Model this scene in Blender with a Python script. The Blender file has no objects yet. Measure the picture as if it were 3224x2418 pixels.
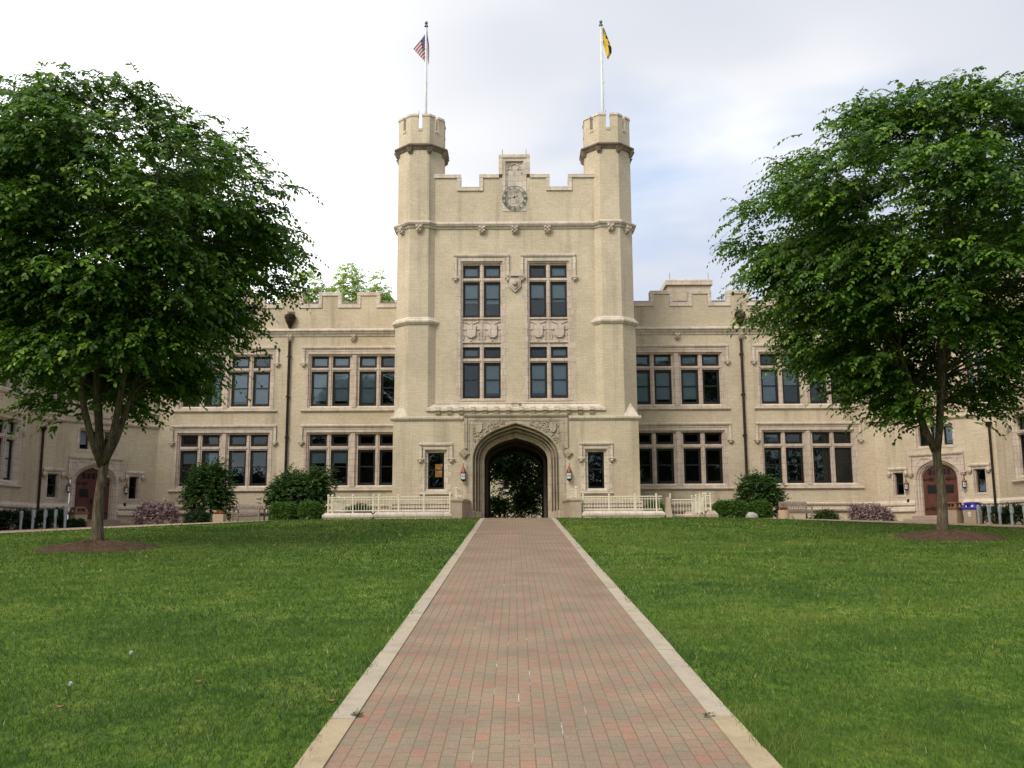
import bpy, math, random
import numpy as np
from mathutils import Vector, Matrix
R = math.radians
rng = random.Random(7)
sc = bpy.context.scene
col = sc.collection

# ------------------------------------------------------------------ materials
def new_mat(name):
    m = bpy.data.materials.new(name); m.use_nodes = True
    nt = m.node_tree; nt.nodes.clear()
    out = nt.nodes.new('ShaderNodeOutputMaterial')
    return m, nt, out
def N(nt, t, **kw):
    n = nt.nodes.new(t)
    for k, v in kw.items():
        if k.startswith('i_'):
            n.inputs[k[2:].replace('_', ' ')].default_value = v
        else:
            setattr(n, k, v)
    return n
def L(nt, a, b): nt.links.new(a, b)
def rgba(c): return (c[0], c[1], c[2], 1.0)
def ramp(nt, fac, stops):
    r = N(nt, 'ShaderNodeValToRGB')
    e = r.color_ramp.elements
    while len(e) < len(stops): e.new(0.5)
    for i, (p, c) in enumerate(stops):
        e[i].position = p; e[i].color = rgba(c) if len(c) == 3 else c
    if fac is not None: L(nt, fac, r.inputs['Fac'])
    return r.outputs['Color']
def mixc(nt, fac, a, b, mode='MIX'):
    m = N(nt, 'ShaderNodeMix', data_type='RGBA', blend_type=mode)
    def put(s, v):
        if isinstance(v, (int, float)): s.default_value = v
        elif isinstance(v, tuple): s.default_value = rgba(v)
        else: L(nt, v, s)
    put(m.inputs[0], fac); put(m.inputs[6], a); put(m.inputs[7], b)
    return m.outputs[2]
def noise(nt, vec, scale, detail=4, rough=.55, dist=0):
    n = N(nt, 'ShaderNodeTexNoise'); n.inputs['Scale'].default_value = scale
    n.inputs['Detail'].default_value = detail; n.inputs['Roughness'].default_value = rough
    n.inputs['Distortion'].default_value = dist
    if vec is not None: L(nt, vec, n.inputs['Vector'])
    return n.outputs['Fac']
def mapping(nt, vec, scale=(1, 1, 1), rot=(0, 0, 0), loc=(0, 0, 0)):
    m = N(nt, 'ShaderNodeMapping'); m.inputs['Scale'].default_value = scale
    m.inputs['Rotation'].default_value = rot; m.inputs['Location'].default_value = loc
    L(nt, vec, m.inputs['Vector']); return m.outputs['Vector']
def bsdf(nt, out, colr, rough=.7, metal=0.0, spec=.3, bump=None, bdist=.01, bstr=.5):
    b = N(nt, 'ShaderNodeBsdfPrincipled')
    if isinstance(colr, tuple): b.inputs['Base Color'].default_value = rgba(colr)
    else: L(nt, colr, b.inputs['Base Color'])
    if isinstance(rough, (int, float)): b.inputs['Roughness'].default_value = rough
    else: L(nt, rough, b.inputs['Roughness'])
    b.inputs['Metallic'].default_value = metal
    b.inputs['Specular IOR Level'].default_value = spec
    if bump is not None:
        bp = N(nt, 'ShaderNodeBump'); bp.inputs['Strength'].default_value = bstr
        bp.inputs['Distance'].default_value = bdist
        L(nt, bump, bp.inputs['Height']); L(nt, bp.outputs['Normal'], b.inputs['Normal'])
    L(nt, b.outputs[0], out.inputs['Surface'])
    return b
def simple(name, c, rough=.6, metal=0.0, var=.25, scale=6, spec=.3, bump=0):
    m, nt, out = new_mat(name)
    tc = N(nt, 'ShaderNodeNewGeometry').outputs['Position']
    f = noise(nt, tc, scale, 5)
    lo = tuple(x * (1 - var) for x in c); hi = tuple(min(1, x * (1 + var)) for x in c)
    cc = ramp(nt, f, [(.3, lo), (.7, hi)])
    bsdf(nt, out, cc, rough, metal, spec, f if bump else None, .02, bump)
    return m
def streaks(nt, pos, sx=1.6, sz=.12):
    return noise(nt, mapping(nt, pos, (sx, sx, sz)), 1.0, 5, .6)

def brick_mat(name, a, b, mortar, bw=.31, bh=.078, ms=.008, dirt=(.20, .16, .10)):
    m, nt, out = new_mat(name)
    uv = N(nt, 'ShaderNodeUVMap').outputs['UV']
    pos = N(nt, 'ShaderNodeNewGeometry').outputs['Position']
    br = N(nt, 'ShaderNodeTexBrick')
    L(nt, uv, br.inputs['Vector'])
    br.inputs['Scale'].default_value = 1.0
    br.inputs['Color1'].default_value = rgba(a); br.inputs['Color2'].default_value = rgba(b)
    br.inputs['Mortar'].default_value = rgba(mortar)
    br.inputs['Mortar Size'].default_value = ms; br.inputs['Mortar Smooth'].default_value = .3
    br.inputs['Brick Width'].default_value = bw; br.inputs['Row Height'].default_value = bh
    br.inputs['Bias'].default_value = 0
    big = noise(nt, pos, .35, 6, .65)
    c = mixc(nt, 1.0, br.outputs['Color'], ramp(nt, big, [(.30, (.82, .80, .78)), (.72, (1.10, 1.11, 1.10))]), 'MULTIPLY')
    fine = noise(nt, pos, 9, 4, .7)
    c = mixc(nt, 1.0, c, ramp(nt, fine, [(.3, (.88, .87, .86)), (.7, (1.08, 1.08, 1.08))]), 'MULTIPLY')
    st = streaks(nt, pos, 1.3, .10)
    c = mixc(nt, ramp(nt, st, [(.53, (0, 0, 0)), (.80, (.72, .72, .72))]), c, dirt)
    bsdf(nt, out, c, .85, 0, .2, br.outputs['Fac'], -.004, .6)
    return m
def stone_mat(name, base, bw=.62, bh=.34, dark=(.20, .155, .12), stain=.5, joint=(.16, .12, .09)):
    m, nt, out = new_mat(name)
    uv = N(nt, 'ShaderNodeUVMap').outputs['UV']
    pos = N(nt, 'ShaderNodeNewGeometry').outputs['Position']
    br = N(nt, 'ShaderNodeTexBrick'); L(nt, uv, br.inputs['Vector'])
    br.inputs['Scale'].default_value = 1.0
    br.inputs['Color1'].default_value = rgba(base)
    br.inputs['Color2'].default_value = rgba(tuple(x * .88 for x in base))
    br.inputs['Mortar'].default_value = rgba(joint)
    br.inputs['Mortar Size'].default_value = .007; br.inputs['Mortar Smooth'].default_value = .2
    br.inputs['Brick Width'].default_value = bw; br.inputs['Row Height'].default_value = bh
    f = noise(nt, pos, 1.7, 6, .65)
    c = mixc(nt, 1.0, br.outputs['Color'], ramp(nt, f, [(.3, (.80, .77, .76)), (.7, (1.08, 1.08, 1.08))]), 'MULTIPLY')
    s = streaks(nt, pos, 4.0, .7)
    c = mixc(nt, ramp(nt, s, [(.50, (0, 0, 0)), (.78, (stain, stain, stain))]), c, dark)
    bsdf(nt, out, c, .75, 0, .25, f, .01, .25)
    return m

BRICK = brick_mat('tan_brick', (.615, .518, .374), (.555, .464, .330), (.46, .385, .285))
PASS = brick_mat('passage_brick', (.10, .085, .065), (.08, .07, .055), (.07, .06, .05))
STONE = stone_mat('cream_terracotta', (.65, .565, .45), stain=.45)
STONEP = stone_mat('pinkish_terracotta', (.60, .50, .40), stain=.5)
ARCHST = stone_mat('grey_limestone', (.47, .40, .29), .8, .42, (.13, .105, .075), .75)
LEDGE = stone_mat('weathered_ledge', (.66, .575, .45), .95, .5, (.20, .16, .12), .4)
DARKST = stone_mat('blackened_stone', (.22, .165, .12), .6, .3, (.07, .05, .04), .7)
BLOCKST = stone_mat('sandstone', (.47, .37, .27), 3, 1.3, (.27, .20, .14), .5)
STEPST = stone_mat('step_stone', (.38, .30, .22), 2.2, .18, (.2, .15, .11), .5)
FRAME = simple('dark_bronze_frame', (.016, .012, .010), .45, 0, .3)
ROOM = simple('dark_room', (.012, .011, .012), .9, 0, .5, 2)
BLIND = simple('window_blind', (.46, .53, .58), .8, 0, .08)
COPPER = simple('brown_copper', (.034, .020, .014), .45, .5, .5, 4)
IRON = simple('black_iron', (.012, .012, .012), .5, .4)
RAILM = simple('cream_rail_paint', (.72, .66, .50), .45, 0, .08)
POLE = simple('white_pole_paint', (.62, .62, .61), .35, .0, .15)
BALL = simple('grey_finial', (.20, .20, .20), .35, .7)
VERD = simple('verdigris_copper', (.125, .145, .125), .6, .2, .35, 8)
GALV = simple('galvanised_steel', (.36, .40, .42), .5, .4, .2, 5)
DOORM = simple('red_brown_door', (.095, .030, .018), .5, 0, .25, 3)
WOODG = simple('weathered_teak', (.25, .205, .165), .8, 0, .2, 8)
AGG = simple('concrete_aggregate', (.42, .32, .22), .9, 0, .2, 40, .2, .3)
BLUE = simple('blue_plastic', (.035, .03, .34), .4, 0, .15)
BROWN = simple('brown_plastic', (.17, .085, .045), .5, 0, .2)
WHITE = simple('white_label', (.8, .8, .8), .6, 0, .05)
BLACKL = simple('black_print', (.02, .02, .03), .6)
ROOFT = simple('dark_red_roof', (.13, .065, .055), .8, 0, .35, 3)
ROCK = simple('grey_boulder', (.40, .37, .33), .9, 0, .35, 5, .2, .6)
LANTCOP = simple('bright_copper', (.20, .068, .032), .4, .5, .35, 12)
MILK = simple('milk_glass', (.72, .76, .80), .25, 0, .05, 4, .5)
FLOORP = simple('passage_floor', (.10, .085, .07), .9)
def mulch():
    m, nt, out = new_mat('bark_mulch')
    pos = N(nt, 'ShaderNodeNewGeometry').outputs['Position']
    f = noise(nt, pos, 22, 6, .75); g = noise(nt, pos, 3, 3)
    c = ramp(nt, f, [(.28, (.030, .018, .011)), (.5, (.105, .066, .040)), (.74, (.25, .165, .10))])
    c = mixc(nt, 1, c, ramp(nt, g, [(.3, (.75, .75, .75)), (.7, (1.1, 1.1, 1.1))]), 'MULTIPLY')
    bsdf(nt, out, c, .95, 0, .1, f, .05, 1.0); return m
MULCH = mulch()
def concrete(name, base, sc_=1.0):
    m, nt, out = new_mat(name)
    pos = N(nt, 'ShaderNodeNewGeometry').outputs['Position']
    f = noise(nt, pos, 2.2 * sc_, 6, .7); g = noise(nt, pos, 60 * sc_, 3, .6)
    c = ramp(nt, f, [(.25, tuple(x * .72 for x in base)), (.5, base), (.78, tuple(min(1, x * 1.16) for x in base))])
    c = mixc(nt, 1, c, ramp(nt, g, [(.3, (.86, .86, .86)), (.7, (1.1, 1.1, 1.1))]), 'MULTIPLY')
    bsdf(nt, out, c, .9, 0, .2, g, .004, .5); return m
EDGE = concrete('edging_concrete', (.40, .335, .245))
EDGE2 = concrete('new_edging_concrete', (.395, .31, .19))
WALK = concrete('sidewalk_concrete', (.40, .29, .20))
def bark():
    m, nt, out = new_mat('grey_bark')
    pos = N(nt, 'ShaderNodeNewGeometry').outputs['Position']
    f = noise(nt, mapping(nt, pos, (1, 1, .16)), 17, 7, .72, .4); g = noise(nt, pos, 1.6, 4)
    c = ramp(nt, f, [(.33, (.030, .022, .013)), (.5, (.115, .086, .056)), (.7, (.26, .205, .14))])
    c = mixc(nt, ramp(nt, g, [(.5, (0, 0, 0)), (.75, (.45, .45, .45))]), c, (.085, .10, .045))
    bsdf(nt, out, c, .95, 0, .1, f, .05, 1.0); return m
BARK = bark()
def glass():
    m, nt, out = new_mat('window_glass')
    pos = N(nt, 'ShaderNodeNewGeometry').outputs['Position']
    g = N(nt, 'ShaderNodeBsdfGlossy'); g.inputs['Roughness'].default_value = .015
    g.inputs['Color'].default_value = (.76, .92, 1, 1)
    t = N(nt, 'ShaderNodeBsdfTransparent'); t.inputs['Color'].default_value = (.74, .80, .82, 1)
    bp = N(nt, 'ShaderNodeBump'); bp.inputs['Strength'].default_value = .05; bp.inputs['Distance'].default_value = .05
    L(nt, noise(nt, pos, .9, 2), bp.inputs['Height']); L(nt, bp.outputs[0], g.inputs['Normal'])
    fr = N(nt, 'ShaderNodeFresnel'); fr.inputs['IOR'].default_value = 1.72
    mx = N(nt, 'ShaderNodeMixShader'); L(nt, fr.outputs[0], mx.inputs[0]); L(nt, t.outputs[0], mx.inputs[1]); L(nt, g.outputs[0], mx.inputs[2])
    L(nt, mx.outputs[0], out.inputs['Surface']); return m
GLASS = glass()
def leaf_mat(name, stops, trans=.35, tcol=(.22, .42, .04), rough=.5):
    m, nt, out = new_mat(name)
    a = N(nt, 'ShaderNodeAttribute'); a.attribute_name = 'rnd'
    c = ramp(nt, a.outputs['Fac'], stops)
    b = N(nt, 'ShaderNodeBsdfPrincipled'); L(nt, c, b.inputs['Base Color'])
    b.inputs['Roughness'].default_value = rough; b.inputs['Specular IOR Level'].default_value = .35
    t = N(nt, 'ShaderNodeBsdfTranslucent')
    L(nt, mixc(nt, .5, c, tcol), t.inputs['Color'])
    mx = N(nt, 'ShaderNodeMixShader'); mx.inputs[0].default_value = trans
    L(nt, b.outputs[0], mx.inputs[1]); L(nt, t.outputs[0], mx.inputs[2])
    L(nt, mx.outputs[0], out.inputs['Surface']); return m
LEAF = leaf_mat('elm_leaf', [(0, (.018, .048, .006)), (.38, (.044, .102, .011)), (.64, (.092, .178, .017)), (.86, (.16, .275, .026)), (1, (.26, .38, .05))], .32, (.16, .36, .02))
LEAFL = leaf_mat('maple_leaf', [(0, (.22, .32, .08)), (.5, (.34, .45, .14)), (1, (.46, .55, .22))], .55, (.55, .72, .20))
LEAFD = leaf_mat('dark_shrub_leaf', [(0, (.015, .042, .009)), (.5, (.034, .084, .014)), (.85, (.066, .138, .022)), (1, (.12, .20, .035))], .25, (.08, .2, .02))
LEAFB = leaf_mat('boxwood_leaf', [(0, (.034, .088, .012)), (.5, (.075, .165, .020)), (1, (.14, .25, .035))], .3, (.12, .3, .02))
LEAFH = leaf_mat('hedge_leaf', [(0, (.008, .022, .007)), (.6, (.018, .045, .012)), (1, (.045, .085, .022))], .15, (.06, .15, .02))
LEAFP = leaf_mat('pink_blossom', [(0, (.02, .045, .015)), (.36, (.055, .09, .032)), (.40, (.42, .25, .26)), (.75, (.60, .42, .44)), (1, (.72, .58, .58))], .25, (.5, .25, .3))
LEAFO = leaf_mat('orange_petal', [(0, (.05, .10, .02)), (.35, (.06, .12, .02)), (.4, (.55, .11, .02)), (1, (.75, .25, .04))], .2, (.7, .2, .02))
GRASSM = leaf_mat('grass_blade', [(0, (.012, .042, .005)), (.35, (.034, .084, .009)), (.6, (.068, .126, .014)), (.8, (.118, .165, .024)), (.95, (.20, .21, .05)), (1, (.42, .36, .20))], .28, (.14, .30, .02), .6)

def lawn_mat():
    m, nt, out = new_mat('lawn')
    pos = N(nt, 'ShaderNodeNewGeometry').outputs['Position']
    a = noise(nt, pos, .22, 5, .6); b = noise(nt, pos, 1.3, 5, .65); c_ = noise(nt, mapping(nt, pos, (1, .45, 1)), 14, 5, .7)
    c = ramp(nt, b, [(.28, (.040, .088, .009)), (.45, (.084, .150, .016)), (.6, (.128, .190, .026)), (.74, (.19, .215, .044))])
    c = mixc(nt, 1, c, ramp(nt, a, [(.3, (.72, .78, .8)), (.7, (1.2, 1.15, 1.1))]), 'MULTIPLY')
    c = mixc(nt, 1, c, ramp(nt, c_, [(.3, (.45, .5, .5)), (.7, (1.35, 1.3, 1.3))]), 'MULTIPLY')
    bsdf(nt, out, c, .95, 0, .1, c_, .08, .8); return m
LAWN = lawn_mat()
def paver_mat():
    m, nt, out = new_mat('brick_pavers')
    pos = N(nt, 'ShaderNodeNewGeometry').outputs['Position']
    uv = N(nt, 'ShaderNodeUVMap').outputs['UV']
    br = N(nt, 'ShaderNodeTexBrick'); L(nt, uv, br.inputs['Vector'])
    br.inputs['Scale'].default_value = 1
    br.inputs['Color1'].default_value = (0, 0, 0, 1); br.inputs['Color2'].default_value = (1, 1, 1, 1)
    br.inputs['Mortar'].default_value = (.5, .5, .5, 1)
    br.inputs['Mortar Size'].default_value = .0045; br.inputs['Mortar Smooth'].default_value = .25
    br.inputs['Brick Width'].default_value = .205; br.inputs['Row Height'].default_value = 3.03 / 26
    c = ramp(nt, br.outputs['Color'], [(0, (.246, .206, .136)), (.22, (.264, .206, .138)), (.5, (.280, .206, .139)), (.78, (.292, .203, .137)), (.91, (.308, .194, .130)), (1, (.322, .182, .122))])
    f = noise(nt, pos, 1.1, 4); g = noise(nt, pos, 70, 4, .7)
    c = mixc(nt, 1, c, ramp(nt, f, [(.28, (.78, .79, .80)), (.72, (1.12, 1.08, 1.06))]), 'MULTIPLY')
    c = mixc(nt, 1, c, ramp(nt, g, [(.3, (.72, .72, .72)), (.7, (1.22, 1.22, 1.22))]), 'MULTIPLY')
    # joints: brown sand, with white efflorescence in places near the middle of the walk
    sx = N(nt, 'ShaderNodeSeparateXYZ'); L(nt, pos, sx.inputs[0])
    ax = N(nt, 'ShaderNodeMath', operation='ABSOLUTE'); L(nt, sx.outputs['X'], ax.inputs[0])
    mr = N(nt, 'ShaderNodeMapRange'); mr.inputs['From Min'].default_value = .35; mr.inputs['From Max'].default_value = 1.1
    mr.inputs['To Min'].default_value = 1; mr.inputs['To Max'].default_value = 0; L(nt, ax.outputs[0], mr.inputs[0])
    wn = noise(nt, mapping(nt, pos, (5.5, 1.1, 1)), 1.0, 4, .7)
    su = N(nt, 'ShaderNodeSeparateXYZ'); L(nt, uv, su.inputs[0])
    def mm(op, a_, b_):
        m_ = N(nt, 'ShaderNodeMath', operation=op)
        for i_, v_ in enumerate((a_, b_)):
            if isinstance(v_, (int, float)): m_.inputs[i_].default_value = v_
            else: L(nt, v_, m_.inputs[i_])
        return m_.outputs[0]
    fr = mm('FRACT', mm('DIVIDE', su.outputs['Y'], 3.03 / 26), 0)
    lj = mm('GREATER_THAN', mm('ABSOLUTE', mm('SUBTRACT', fr, .5), 0), .44)     # only the long joints
    wm = N(nt, 'ShaderNodeMath', operation='MULTIPLY'); L(nt, mm('MULTIPLY', mr.outputs[0], lj), wm.inputs[0])
    L(nt, ramp(nt, wn, [(.58, (0, 0, 0)), (.68, (1, 1, 1))]), wm.inputs[1])
    jc = mixc(nt, wm.outputs[0], (.175, .125, .085), (.52, .47, .42))
    c = mixc(nt, br.outputs['Fac'], c, jc)
    bsdf(nt, out, c, .9, 0, .15, br.outputs['Fac'], -.006, .7); return m
PAVER = paver_mat()
def emit_mat(name, c, s):
    m, nt, out = new_mat(name)
    e = N(nt, 'ShaderNodeEmission'); e.inputs['Color'].default_value = rgba(c); e.inputs['Strength'].default_value = s
    L(nt, e.outputs[0], out.inputs['Surface']); return m
AMBER = emit_mat('lit_amber_shade', (.58, .25, .07), .38)
FLAGR = simple('flag_red', (.30, .045, .055), .8, 0, .12); FLAGW = simple('flag_white', (.62, .55, .55), .8, 0, .08)
FLAGB = simple('flag_blue', (.045, .04, .12), .8, 0, .12)
FLAGY = simple('flag_yellow', (.60, .40, .045), .8, 0, .18, 2); FLAGK = simple('flag_black', (.025, .018, .012), .8)

# ------------------------------------------------------------------ mesh builder
class Frame:
    def __init__(s, base, sd, nd): s.b = Vector(base); s.s = Vector(sd); s.n = Vector(nd)
    def __call__(s, a, d, z): return s.b + s.s * a + s.n * d + Vector((0, 0, z))
    def off(s, d): return Frame(s.b + s.n * d, s.s, s.n)
q = math.sqrt(.5)
WORLD = Frame((0, 0, 0), (1, 0, 0), (0, 1, 0))
class MB:
    def __init__(s, F=WORLD): s.v = []; s.f = []; s.mi = []; s.F = F; s.m = 0
    def p(s, pts):
        n = len(s.v)
        s.v += [s.F(*q_) for q_ in pts]; return n
    def face(s, pts):
        n = s.p(pts); s.f.append(tuple(range(n, n + len(pts)))); s.mi.append(s.m)
    def hexa(s, P):   # 8 pts: bottom 4 ccw, top 4 ccw
        n = s.p(P)
        for f in ((3, 2, 1, 0), (4, 5, 6, 7), (0, 1, 5, 4), (1, 2, 6, 5), (2, 3, 7, 6), (3, 0, 4, 7)):
            s.f.append(tuple(n + i for i in f)); s.mi.append(s.m)
    def box(s, x0, x1, y0, y1, z0, z1):
        s.hexa([(x0, y0, z0), (x1, y0, z0), (x1, y1, z0), (x0, y1, z0), (x0, y0, z1), (x1, y0, z1), (x1, y1, z1), (x0, y1, z1)])
    def cbox(s, x0, x1, y0, y1, z0, z1, c=.01):   # chamfered top edge
        s.box(x0, x1, y0, y1, z0, z1 - c)
        s.hexa([(x0, y0, z1 - c), (x1, y0, z1 - c), (x1, y1, z1 - c), (x0, y1, z1 - c),
                (x0 + c, y0 + c, z1), (x1 - c, y0 + c, z1), (x1 - c, y1 - c, z1), (x0 + c, y1 - c, z1)])
    def loft(s, rings, closed=True, caps=False):
        k = len(rings[0]); idx = [s.p(r) for r in rings]
        for a, b in zip(idx, idx[1:]):
            for i in range(k if closed else k - 1):
                j = (i + 1) % k
                s.f.append((a + i, a + j, b + j, b + i)); s.mi.append(s.m)
        if caps:
            s.f.append(tuple(idx[0] + i for i in reversed(range(k)))); s.mi.append(s.m)
            s.f.append(tuple(idx[-1] + i for i in range(k))); s.mi.append(s.m)
    def tube(s, pts, rad, k=6, caps=True):
        pts = [Vector(p_) for p_ in pts]
        rad = rad if isinstance(rad, (list, tuple)) else [rad] * len(pts)
        rings = []
        for i, p_ in enumerate(pts):
            t = (pts[min(i + 1, len(pts) - 1)] - pts[max(i - 1, 0)])
            t = t.normalized() if t.length > 1e-9 else Vector((0, 0, 1))
            u = t.cross(Vector((0, 0, 1)) if abs(t.z) < .9 else Vector((1, 0, 0))).normalized(); w = t.cross(u)
            rings.append([tuple(p_ + (u * math.cos(2 * math.pi * j / k) + w * math.sin(2 * math.pi * j / k)) * rad[i]) for j in range(k)])
        s.loft(rings, True, caps)
    def lathe(s, c, prof, k=12):
        rings = [[(c[0] + r_ * math.cos(2 * math.pi * j / k), c[1] + r_ * math.sin(2 * math.pi * j / k), c[2] + z) for j in range(k)] for r_, z in prof]
        s.loft(rings, True, True)
    def plate(s, pts, d0, d1):   # pts (a,z) outline extruded from depth d0 to d1 in frame
        s.loft([[(a, d0, z) for a, z in pts], [(a, d1, z) for a, z in pts]], True, True)
    def grid_holes(s, a0, a1, z0, z1, holes, d, step=None):
        xs = sorted({a0, a1} | {v for h in holes for v in h[:2] if a0 < v < a1})
        zs = sorted({z0, z1} | {v for h in holes for v in h[2:] if z0 < v < z1})
        for i in range(len(xs) - 1):
            for j in range(len(zs) - 1):
                cx, cz = (xs[i] + xs[i + 1]) / 2, (zs[j] + zs[j + 1]) / 2
                if any(h[0] < cx < h[1] and h[2] < cz < h[3] for h in holes): continue
                s.face([(xs[i], d, zs[j]), (xs[i + 1], d, zs[j]), (xs[i + 1], d, zs[j + 1]), (xs[i], d, zs[j + 1])])
    def reveal(s, h, d0, d1):
        a0, a1, z0, z1 = h
        for A, B in (((a0, z0), (a1, z0)), ((a1, z0), (a1, z1)), ((a1, z1), (a0, z1)), ((a0, z1), (a0, z0))):
            s.face([(A[0], d0, A[1]), (B[0], d0, B[1]), (B[0], d1, B[1]), (A[0], d1, A[1])])
    def frame_ring(s, o, i, d0, d1):  # flat ring o minus i between depths
        s.grid_holes(*o, [i], d0); s.reveal(i, d0, d1); s.reveal(o, d0, d1)
    def build(s, name, mats, parent=None, org=(0, 0, 0), smooth=False):
        me = bpy.data.meshes.new(name)
        o3 = Vector(org)
        me.from_pydata([tuple(v - o3) for v in s.v], [], s.f)
        mats = mats if isinstance(mats, (list, tuple)) else [mats]
        for m in mats: me.materials.append(m)
        if len(mats) > 1: me.polygons.foreach_set('material_index', s.mi)
        uvl = me.uv_layers.new(name='UVMap')
        uvs = np.zeros((len(me.loops), 2), dtype=np.float32)
        for p_ in me.polygons:
            n = p_.normal
            if abs(n.z) > .75: t, w = Vector((1, 0, 0)), Vector((0, 1, 0))
            else:
                t = Vector((-n.y, n.x, 0)).normalized()
                if abs(t.x) > abs(t.y):
                    if t.x < 0: t = -t
                elif t.y < 0: t = -t
                w = Vector((0, 0, 1))
            for li in p_.loop_indices:
                c = me.vertices[me.loops[li].vertex_index].co + o3
                uvs[li] = (c.dot(t), c.dot(w))
        uvl.data.foreach_set('uv', uvs.ravel())
        if smooth: me.polygons.foreach_set('use_smooth', [True] * len(me.polygons))
        ob = bpy.data.objects.new(name, me); col.objects.link(ob)
        if parent is not None: ob.parent = parent
        return ob
def tag(o, label=None, cat=None, group=None, kind=None):
    if label: o['label'] = label
    if cat: o['category'] = cat
    if group: o['group'] = group
    if kind: o['kind'] = kind
    return o
def empty(name, loc, label, cat, group=None, rz=0):
    o = bpy.data.objects.new(name, None); o.location = loc; o.rotation_euler = (0, 0, rz); o.empty_display_size = .3
    col.objects.link(o); return tag(o, label, cat, group)
def kids(o): return [c for c in bpy.data.objects if c.parent == o]
def copy_tree(o, parent=None):
    c = o.copy(); col.objects.link(c)
    if parent is not None: c.parent = parent
    for ch in kids(o): copy_tree(ch, c)
    return c

# ------------------------------------------------------------------ ground shape
PXL, PXR = -1.45, 1.58           # brick walk edges
def smin(a, b, k=.25):
    h = np.clip(.5 + .5 * (b - a) / k, 0, 1)
    return b * (1 - h) + a * h - k * h * (1 - h) * .5
def Hn(x, y):
    x = np.asarray(x, float); y = np.asarray(y, float)
    P = np.maximum(-2.76 + .0613 * y, -2.9)
    ax = np.minimum(np.abs(x), 25)
    S = -.0334 * np.maximum(0, ax - 9) - .03 * np.maximum(0, 44 - y) - .0
    S = np.where(np.abs(x) < 9, np.minimum(S, 0.0) , S)
    return smin(P, S)
def H(x, y): return float(Hn(x, y))
def lawn_edge(ax): return 46.0 - 1.067 * max(0, ax - 9)

# terrain: one sheet to the horizon
xs = np.unique(np.concatenate([np.linspace(-400, -60, 12), np.arange(-60, -26, 3), np.arange(-26, 26.01, .5), np.arange(27, 60, 3), np.linspace(60, 400, 12)]))
ys = np.unique(np.concatenate([np.linspace(-300, -40, 12), np.arange(-40, 4, 2), np.arange(4, 60, .5), np.arange(60, 100, 4), np.linspace(100, 600, 14)]))
X, Y = np.meshgrid(xs, ys, indexing='ij')
Z = Hn(X, Y) - np.where((np.abs(X) < 30) & (Y < 60), .0, .15)
nx, ny = X.shape
me = bpy.data.meshes.new('lawn')
V = np.stack([X, Y, Z], -1).reshape(-1, 3)
F = [(i * ny + j, (i + 1) * ny + j, (i + 1) * ny + j + 1, i * ny + j + 1) for i in range(nx - 1) for j in range(ny - 1)]
me.from_pydata(V.tolist(), [], F); me.materials.append(LAWN)
me.polygons.foreach_set('use_smooth', [True] * len(me.polygons))
o = bpy.data.objects.new('lawn', me); col.objects.link(o); tag(o, 'sloping mown green lawn on both sides of the brick walk', 'lawn', kind='structure')

# brick walk
b = MB()
yy = list(np.arange(-8, 44.8, .8)) + [45.15]
for y0, y1 in zip(yy, yy[1:]):
    b.face([(PXL, y0, H(0, y0) + .012), (PXR, y0, H(0, y0) + .012), (PXR, y1, H(0, y1) + .012), (PXL, y1, H(0, y1) + .012)])
o = b.build('path', PAVER)
uvl = o.data.uv_layers[0]
for p_ in o.data.polygons:
    for li in p_.loop_indices:
        c = o.data.vertices[o.data.loops[li].vertex_index].co
        uvl.data[li].uv = (c.y, c.x - PXL)
tag(o, 'straight red and tan brick paver walk leading to the arch', 'path', kind='structure')
b = MB(); b2 = MB()
for sx in (-1, 1):
    y = -8.0; k = 0
    xi = PXL if sx < 0 else PXR
    while y < 45.1:
        y1 = min(y + (1.55 if y < 8 else 3.05), 45.15)
        if y < 8.45 < y1 + .3: y1 = 8.45
        w = .205 + rng.uniform(-.006, .006)
        t = b2 if (y1 <= 8.46) else b
        x0, x1 = (xi - w, xi) if sx < 0 else (xi, xi + w)
        h0, h1 = H(0, y + .006), H(0, y1 - .006); e = .024 + rng.uniform(-.003, .006)
        n = max(1, int((y1 - y) / .8))
        for q_ in range(n):
            ya = y + .006 + (y1 - y - .012) * q_ / n; yb = y + .006 + (y1 - y - .012) * (q_ + 1) / n
            ha, hb = H(0, ya), H(0, yb)
            t.hexa([(x0, ya, ha - .1), (x1, ya, ha - .1), (x1, yb, hb - .1), (x0, yb, hb - .1),
                    (x0, ya, ha + e), (x1, ya, ha + e), (x1, yb, hb + e), (x0, yb, hb + e)])
        y = y1
o = b.build('path_edging', EDGE); tag(o, 'narrow pale concrete edging strips along the brick walk', 'kerb', kind='structure')
o = b2.build('path_edging', EDGE2); tag(o, 'newer yellowish concrete edging slabs at the near end of the walk', 'kerb', kind='structure')

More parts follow.
